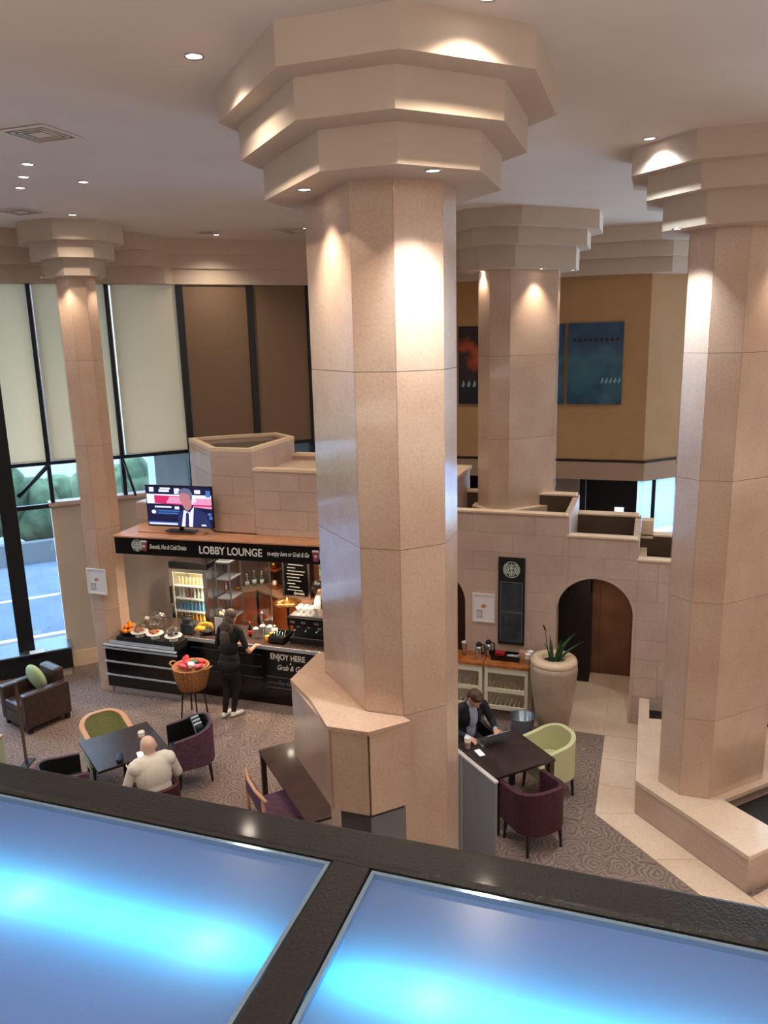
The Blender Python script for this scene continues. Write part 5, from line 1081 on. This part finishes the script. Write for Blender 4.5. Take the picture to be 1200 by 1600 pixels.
P = head(b, (0, .22, 1.20), R(10), R(42)); b.build({'suit': M['navy'], 'shirt': M['shirt'], 'skin': M['skin'], 'shoe': M['blackm']}, w); eyes(P, w)
h = Body(); h.ell(P((0, -.012, .028)), (.083, .098, .082), 'h', (-R(42), 0, R(10))); h.ell(P((0, -.05, -.02)), (.076, .062, .070), 'h', (-R(42), 0, R(10))); h.ell(P((0, .05, .06)), (.06, .045, .035), 'h', (-R(42), 0, R(10))); h.build({'h': M['hair2']}, w, 'hair', .008, 3)

# ------------------------------------------------------------------ balcony bar in the foreground: dark stone frame with glowing glass
gb = thing('glowing_bar_top', 'balcony bar top of frosted glass panels lit blue from below in a black stone frame', 'bar counter', (0, .8, 4.12))
ZT = .48
G = lambda m_, n_, mm, **k: m_.build(n_, mm, gb, **k)
G(MB().bb(-3.0, 2.0, .435, .540, -.02, ZT), 'front_rail', M['blackstone'], bevel=.012, seg=3)
BX = (-2.51, -1.51, -.51, .49, 1.49)
for x in BX: G(MB().bb(x - .04, x + .04, -.60, .434, .30, ZT - .002), 'cross_bar', M['blackstone'], bevel=.004)
G(MB().bb(-3.0, 2.0, -.70, -.605, 0, ZT), 'rear_rail', M['blackstone'], bevel=.01)
frost = bpy.data.materials.new('frosted_acrylic'); frost.use_nodes = True; nt = frost.node_tree; nt.nodes.remove(nt.nodes['Principled BSDF'])
tr = nt.nodes.new('ShaderNodeBsdfTranslucent'); tr.inputs[0].default_value = (.86, .95, 1, 1); df = nt.nodes.new('ShaderNodeBsdfDiffuse'); df.inputs[0].default_value = (.27, .42, .82, 1)
x1 = nt.nodes.new('ShaderNodeMixShader'); x1.inputs[0].default_value = .62; nt.links.new(df.outputs[0], x1.inputs[1]); nt.links.new(tr.outputs[0], x1.inputs[2])
gs = nt.nodes.new('ShaderNodeBsdfGlossy'); gs.inputs['Roughness'].default_value = .22; x2 = nt.nodes.new('ShaderNodeMixShader'); x2.inputs[0].default_value = .05
nt.links.new(x1.outputs[0], x2.inputs[1]); nt.links.new(gs.outputs[0], x2.inputs[2]); nt.links.new(x2.outputs[0], nt.nodes['Material Output'].inputs[0])
tray = mat('led_tray', (.06, .18, .5, 1), .8)
for i in range(4):
    x0, x1_ = BX[i] + .042, BX[i + 1] - .042; x0, x1_ = BX[i] + .043, BX[i + 1] - .043
    # one sheet with polished edges, open below so the light enters it
    vs = [(x0, -.60, ZT - .018), (x1_, -.60, ZT - .018), (x1_, .43, ZT - .018), (x0, .43, ZT - .018)]
    g = G(MB().add(vs, [(0, 1, 2, 3)]), 'glass_panel', frost)
    for q in ((x0, x0 + .008, -.60, .43), (x1_ - .008, x1_, -.60, .43), (x0 + .008, x1_ - .008, .422, .43)): MB().bb(q[0], q[1], q[2], q[3], ZT - .020, ZT - .006).build('polished_edge', mat('edge_glass', C(150, 180, 205), .1, .5), g)
    G(MB().bb(x0, x1_, -.60, .43, .30, .305), 'light_tray', tray)
    for k in range(-40, 41):
        px = -.68 + k * .1; strong = k % 4 == 0
        if px < x0 + .03 or px > x1_ - .03: continue
        d = bpy.data.lights.new('led_lamp', 'POINT'); d.energy = .062 if strong else .010; d.color = (.62, 1.0, .95); d.shadow_soft_size = .012
        o = bpy.data.objects.new('led_lamp', d); COL.objects.link(o); o.parent = gb; o.location = (px, .185, ZT - .062)
    d = bpy.data.lights.new('led_strip', 'AREA'); d.shape = 'RECTANGLE'; d.size = x1_ - x0 - .02; d.size_y = .02; d.energy = 1.45; d.color = (.005, .50, 1.0)
    o = bpy.data.objects.new('led_strip', d); COL.objects.link(o); o.parent = gb; o.location = ((x0 + x1_) / 2, .185, ZT - .07); o.rotation_euler = (pi, 0, 0)
    MB().bb(x0 + .01, x1_ - .01, .17, .20, .385, .398).build('led_strip_holder', M['white'], gb)

# ------------------------------------------------------------------ ceiling fittings
def downlight(x, y, z, label, power, col=(1, .85, .68), r=.055, size=130, group='ceiling downlights', aim=None):
    t = thing('downlight', label, 'downlight', (x, y, z), group=group)
    MB().lathe([(r * 1.25, 0), (r * 1.28, -.004), (r * 1.15, -.010), (r, -.006), (r, 0)], n=24).build('trim_ring', M['chrome'], t)
    MB().lathe([(r * .95, -.003), (r * .5, -.006), (.001, -.007)], n=20).build('lamp', M['bulb'], t)
    d = bpy.data.lights.new('downlight_beam', 'SPOT'); d.energy = power; d.color = col; d.spot_size = R(size); d.spot_blend = 1.0; d.shadow_soft_size = r * .8
    o = bpy.data.objects.new('downlight_beam', d); COL.objects.link(o); o.parent = t; o.location = (0, 0, -.02)
    if aim: o.rotation_euler = aim
    return t
warm, cool = (1, .85, .68), (.84, .94, 1.0)
Z0 = TC - .0005
CL = [(-2.77, 4.66, 'downlight left of the centre capital in the upper part of the photo', 150, warm), (-5.83, 6.58, 'nearest of the three downlights in a row at the far left of the ceiling', 90, warm), (-6.30, 7.03, 'middle of the three downlights in a row at the far left', 90, warm), (-6.76, 7.47, 'farthest of the three downlights in a row at the far left', 90, warm),
      (-5.94, 7.51, 'single downlight right of the row of three at left', 90, warm), (-7.55, 9.25, 'downlight just in front of the slim column capital', 80, warm), (-6.95, 12.0, 'downlight deep in the ceiling between the left column and the centre column', 120, warm), (-5.35, 12.0, 'downlight next to the ceiling vent at the edge of the centre column', 80, warm),
      (-.12, 8.12, 'cool white downlight beside the right capital', 120, cool), (-.90, 4.50, 'downlight at the top edge of the photo right of the centre capital', 170, warm)]
for x, y, lb, pw, c in CL: downlight(x, y, Z0, lb, pw, c, .05)
for x, y in ((-4, 1.5), (0, 1.0), (2.8, 4.0), (4.5, 7.5), (-8.5, 5.0), (-2.5, 8.9), (-6.0, 3.0), (2.5, 11.5), (-3.2, 12.8), (-9.8, 8.2), (1.6, 5.6), (-4.2, 9.4), (-7.3, 6.2)):
    downlight(x, y, Z0, 'added ceiling downlight outside the picture or hidden behind a capital', 130, warm, .05)  # unseen lamps added to brighten the hall
downlight(-.55, 11.9, 2.1995, 'small recessed lamp in the passage ceiling behind the arch', 26, warm, .035, 120)
zc = T0 - .0005
for x, y, z, lb, pw, c in ((-2.36, 5.32, zc, 'warm downlight under the left front corner of the centre capital', 60, warm), (-1.37, 5.10, zc, 'bright cool downlight under the right front of the centre capital', 150, cool),
                           (-2.42, 5.98 - .12, zc, 'small warm downlight under the centre capital behind its left corner', 22, warm),
                           (.17, 8.42, 6.5495, 'cool downlight under the left corner of the right capital', 130, cool), (1.34, 8.75, 6.5495, 'warm downlight under the right capital at the picture edge', 35, warm),
                           (-2.50, 12.05, 6.5295, 'warm downlight under the left of the middle capital', 32, warm), (-1.62, 12.15, 6.5295, 'warm downlight under the front of the middle capital', 45, warm), (-1.22, 12.75, 6.5295, 'warm downlight at the right tip of the middle capital', 28, warm),
                           (-8.55, 9.66, 6.5795, 'warm downlight under the slim column capital, left one', 14, warm), (-7.86, 10.12, 6.5795, 'warm downlight under the slim column capital, right one', 14, warm), (-8.15, 9.64, 6.5795, 'warm downlight under the front of the slim column capital', 26, warm)):
    downlight(x, y, z, lb, pw * 1.9, c, .035 if x < -7 else .045, 86, 'capital downlights')
def vent(x, y, rz, label, s_=.55):
    t = thing('ceiling_vent', label, 'vent', (x, y, TC), rz, 'ceiling vents')
    MB().bb(-s_ / 2, s_ / 2, -s_ / 2, s_ / 2, -.006, -.001).build('backing', M['black'], t)
    for k, q in enumerate((s_ / 2 + .04, s_ / 2 - .045, s_ / 2 - .09)):
        wd = .05 if k == 0 else .010; h = .009
        MB().bb(-q, q, -q, -q + wd, -h, -.006).bb(-q, q, q - wd, q, -h, -.006).bb(-q, -q + wd, -q + wd, q - wd, -h, -.006).bb(q - wd, q, -q + wd, q - wd, -h, -.006).build('louvre_ring', M['plaster'], t)
    q = s_ / 2 - .14; MB().bb(-q, q, -q, q, -.009, -.006).build('centre_plate', M['plaster'], t)
vent(-4.93, 5.75, 0, 'square louvred ceiling vent at the upper left, nearest one', .42); vent(-7.95, 8.75, 0, 'square louvred ceiling vent above the slim column, second one', .42)
vent(-5.55, 12.25, 0, 'ceiling vent beside the centre column, partly hidden'); vent(-6.95, 11.7, 0, 'faint small ceiling vent above the cream and brown blinds', .3)

# ------------------------------------------------------------------ outside: pavement, road, hedge, wall
gd = struct(MB().prism([(-60, -40), (-13.35, -40), (-13.35, 6.5), (1.5, 21.3), (30, 50), (-60, 60)], -.25, -.15).build('floor_outside', mat('pavement', C(124, 134, 148), .8, noise=(1.5, C(150, 156, 164), .4, .6))))
def far_line(k0, k1, z0, z1, m_, nm, s0=-40, s1=10): return MB().prism([(s0, s0 + k0), (s1, s1 + k0), (s1, s1 + k1), (s0, s0 + k1)], z0, z1).build(nm, m_, gd)
far_line(23.0, 31.5, -.15, -.14, mat('asphalt', C(96, 110, 130), .85, noise=(2, C(104, 118, 138), .4, .6)), 'road'); far_line(22.8, 23.0, -.15, -.05, M['paper'], 'kerb')
for k in range(8): MB().prism([(-26 + k * 3, -26 + k * 3 + 27), (-25 + k * 3, -25 + k * 3 + 27), (-25 + k * 3, -25 + k * 3 + 27.2), (-26 + k * 3, -26 + k * 3 + 27.2)], -.14, -.135).build('lane_mark', M['paper'], gd)
far_line(31.5, 31.9, -.15, .45, mat('low_wall', C(110, 116, 120), .9), 'low_wall')
hd = thing('hedge', 'dark leafy hedge across the road seen through the left windows', 'hedge', (-18, 16, 0))
hm = mat('hedge_leaf', C(52, 70, 48), .8, noise=(2.5, C(96, 116, 84), .35, .65, 8), bump=.8)
rr = random.Random(2); m_ = MB()
for k in range(60):
    s = -24 + k * .3; m_.ell((s + 18 + rr.uniform(-.2, .2), s + 33.0 - 16 + rr.uniform(-.4, .4), .9 + rr.uniform(0, .7)), (rr.uniform(.5, .9), rr.uniform(.5, .9), rr.uniform(.6, 1.1)), 12, 8, (rr.random(), rr.random(), 0))
m_.build('foliage', hm, hd)
t = thing('street_tree', 'pale tree outside the diagonal brace of the left windows', 'tree', (-15.2, 13.0, -.15)); MB().tube([(0, 0, 0), (.1, 0, 1.6), (0, .1, 3.0)], [.12, .09, .06]).build('trunk', M['soil'], t)
m_ = MB(); rr = random.Random(4)
for k in range(420):
    a = rr.uniform(0, 2 * pi); q = rr.uniform(.3, 1.7); z = 3.2 + rr.uniform(-1.0, 1.6); c = Vector((q * cos(a), q * sin(a), z)); u = Vector((rr.uniform(-1, 1), rr.uniform(-1, 1), rr.uniform(-1, 1))).normalized() * .12; v = u.orthogonal().normalized() * .07
    m_.add([c - u, c + v, c + u, c - v], [(0, 1, 2, 3)])
m_.build('leaves', mat('pale_leaf', C(110, 134, 110), .7), t)
bd = thing('blind_shade_wall', 'pale building wall added close outside the brown blinds', 'shading', (-9.0, 14.6, -.15)); MB().prism([(-.2, -1.7 + .0), (5.2, 3.7), (4.6, 4.3), (-.8, -1.1)], 0, 9).build('wall', mat('render_wall', C(178, 188, 196), .9), bd)  # wall added to block daylight so these blinds stay dark
far_line(38, 39, -.15, 9, mat('far_facade', C(190, 196, 204), .9), 'far_facade', -45, 0)
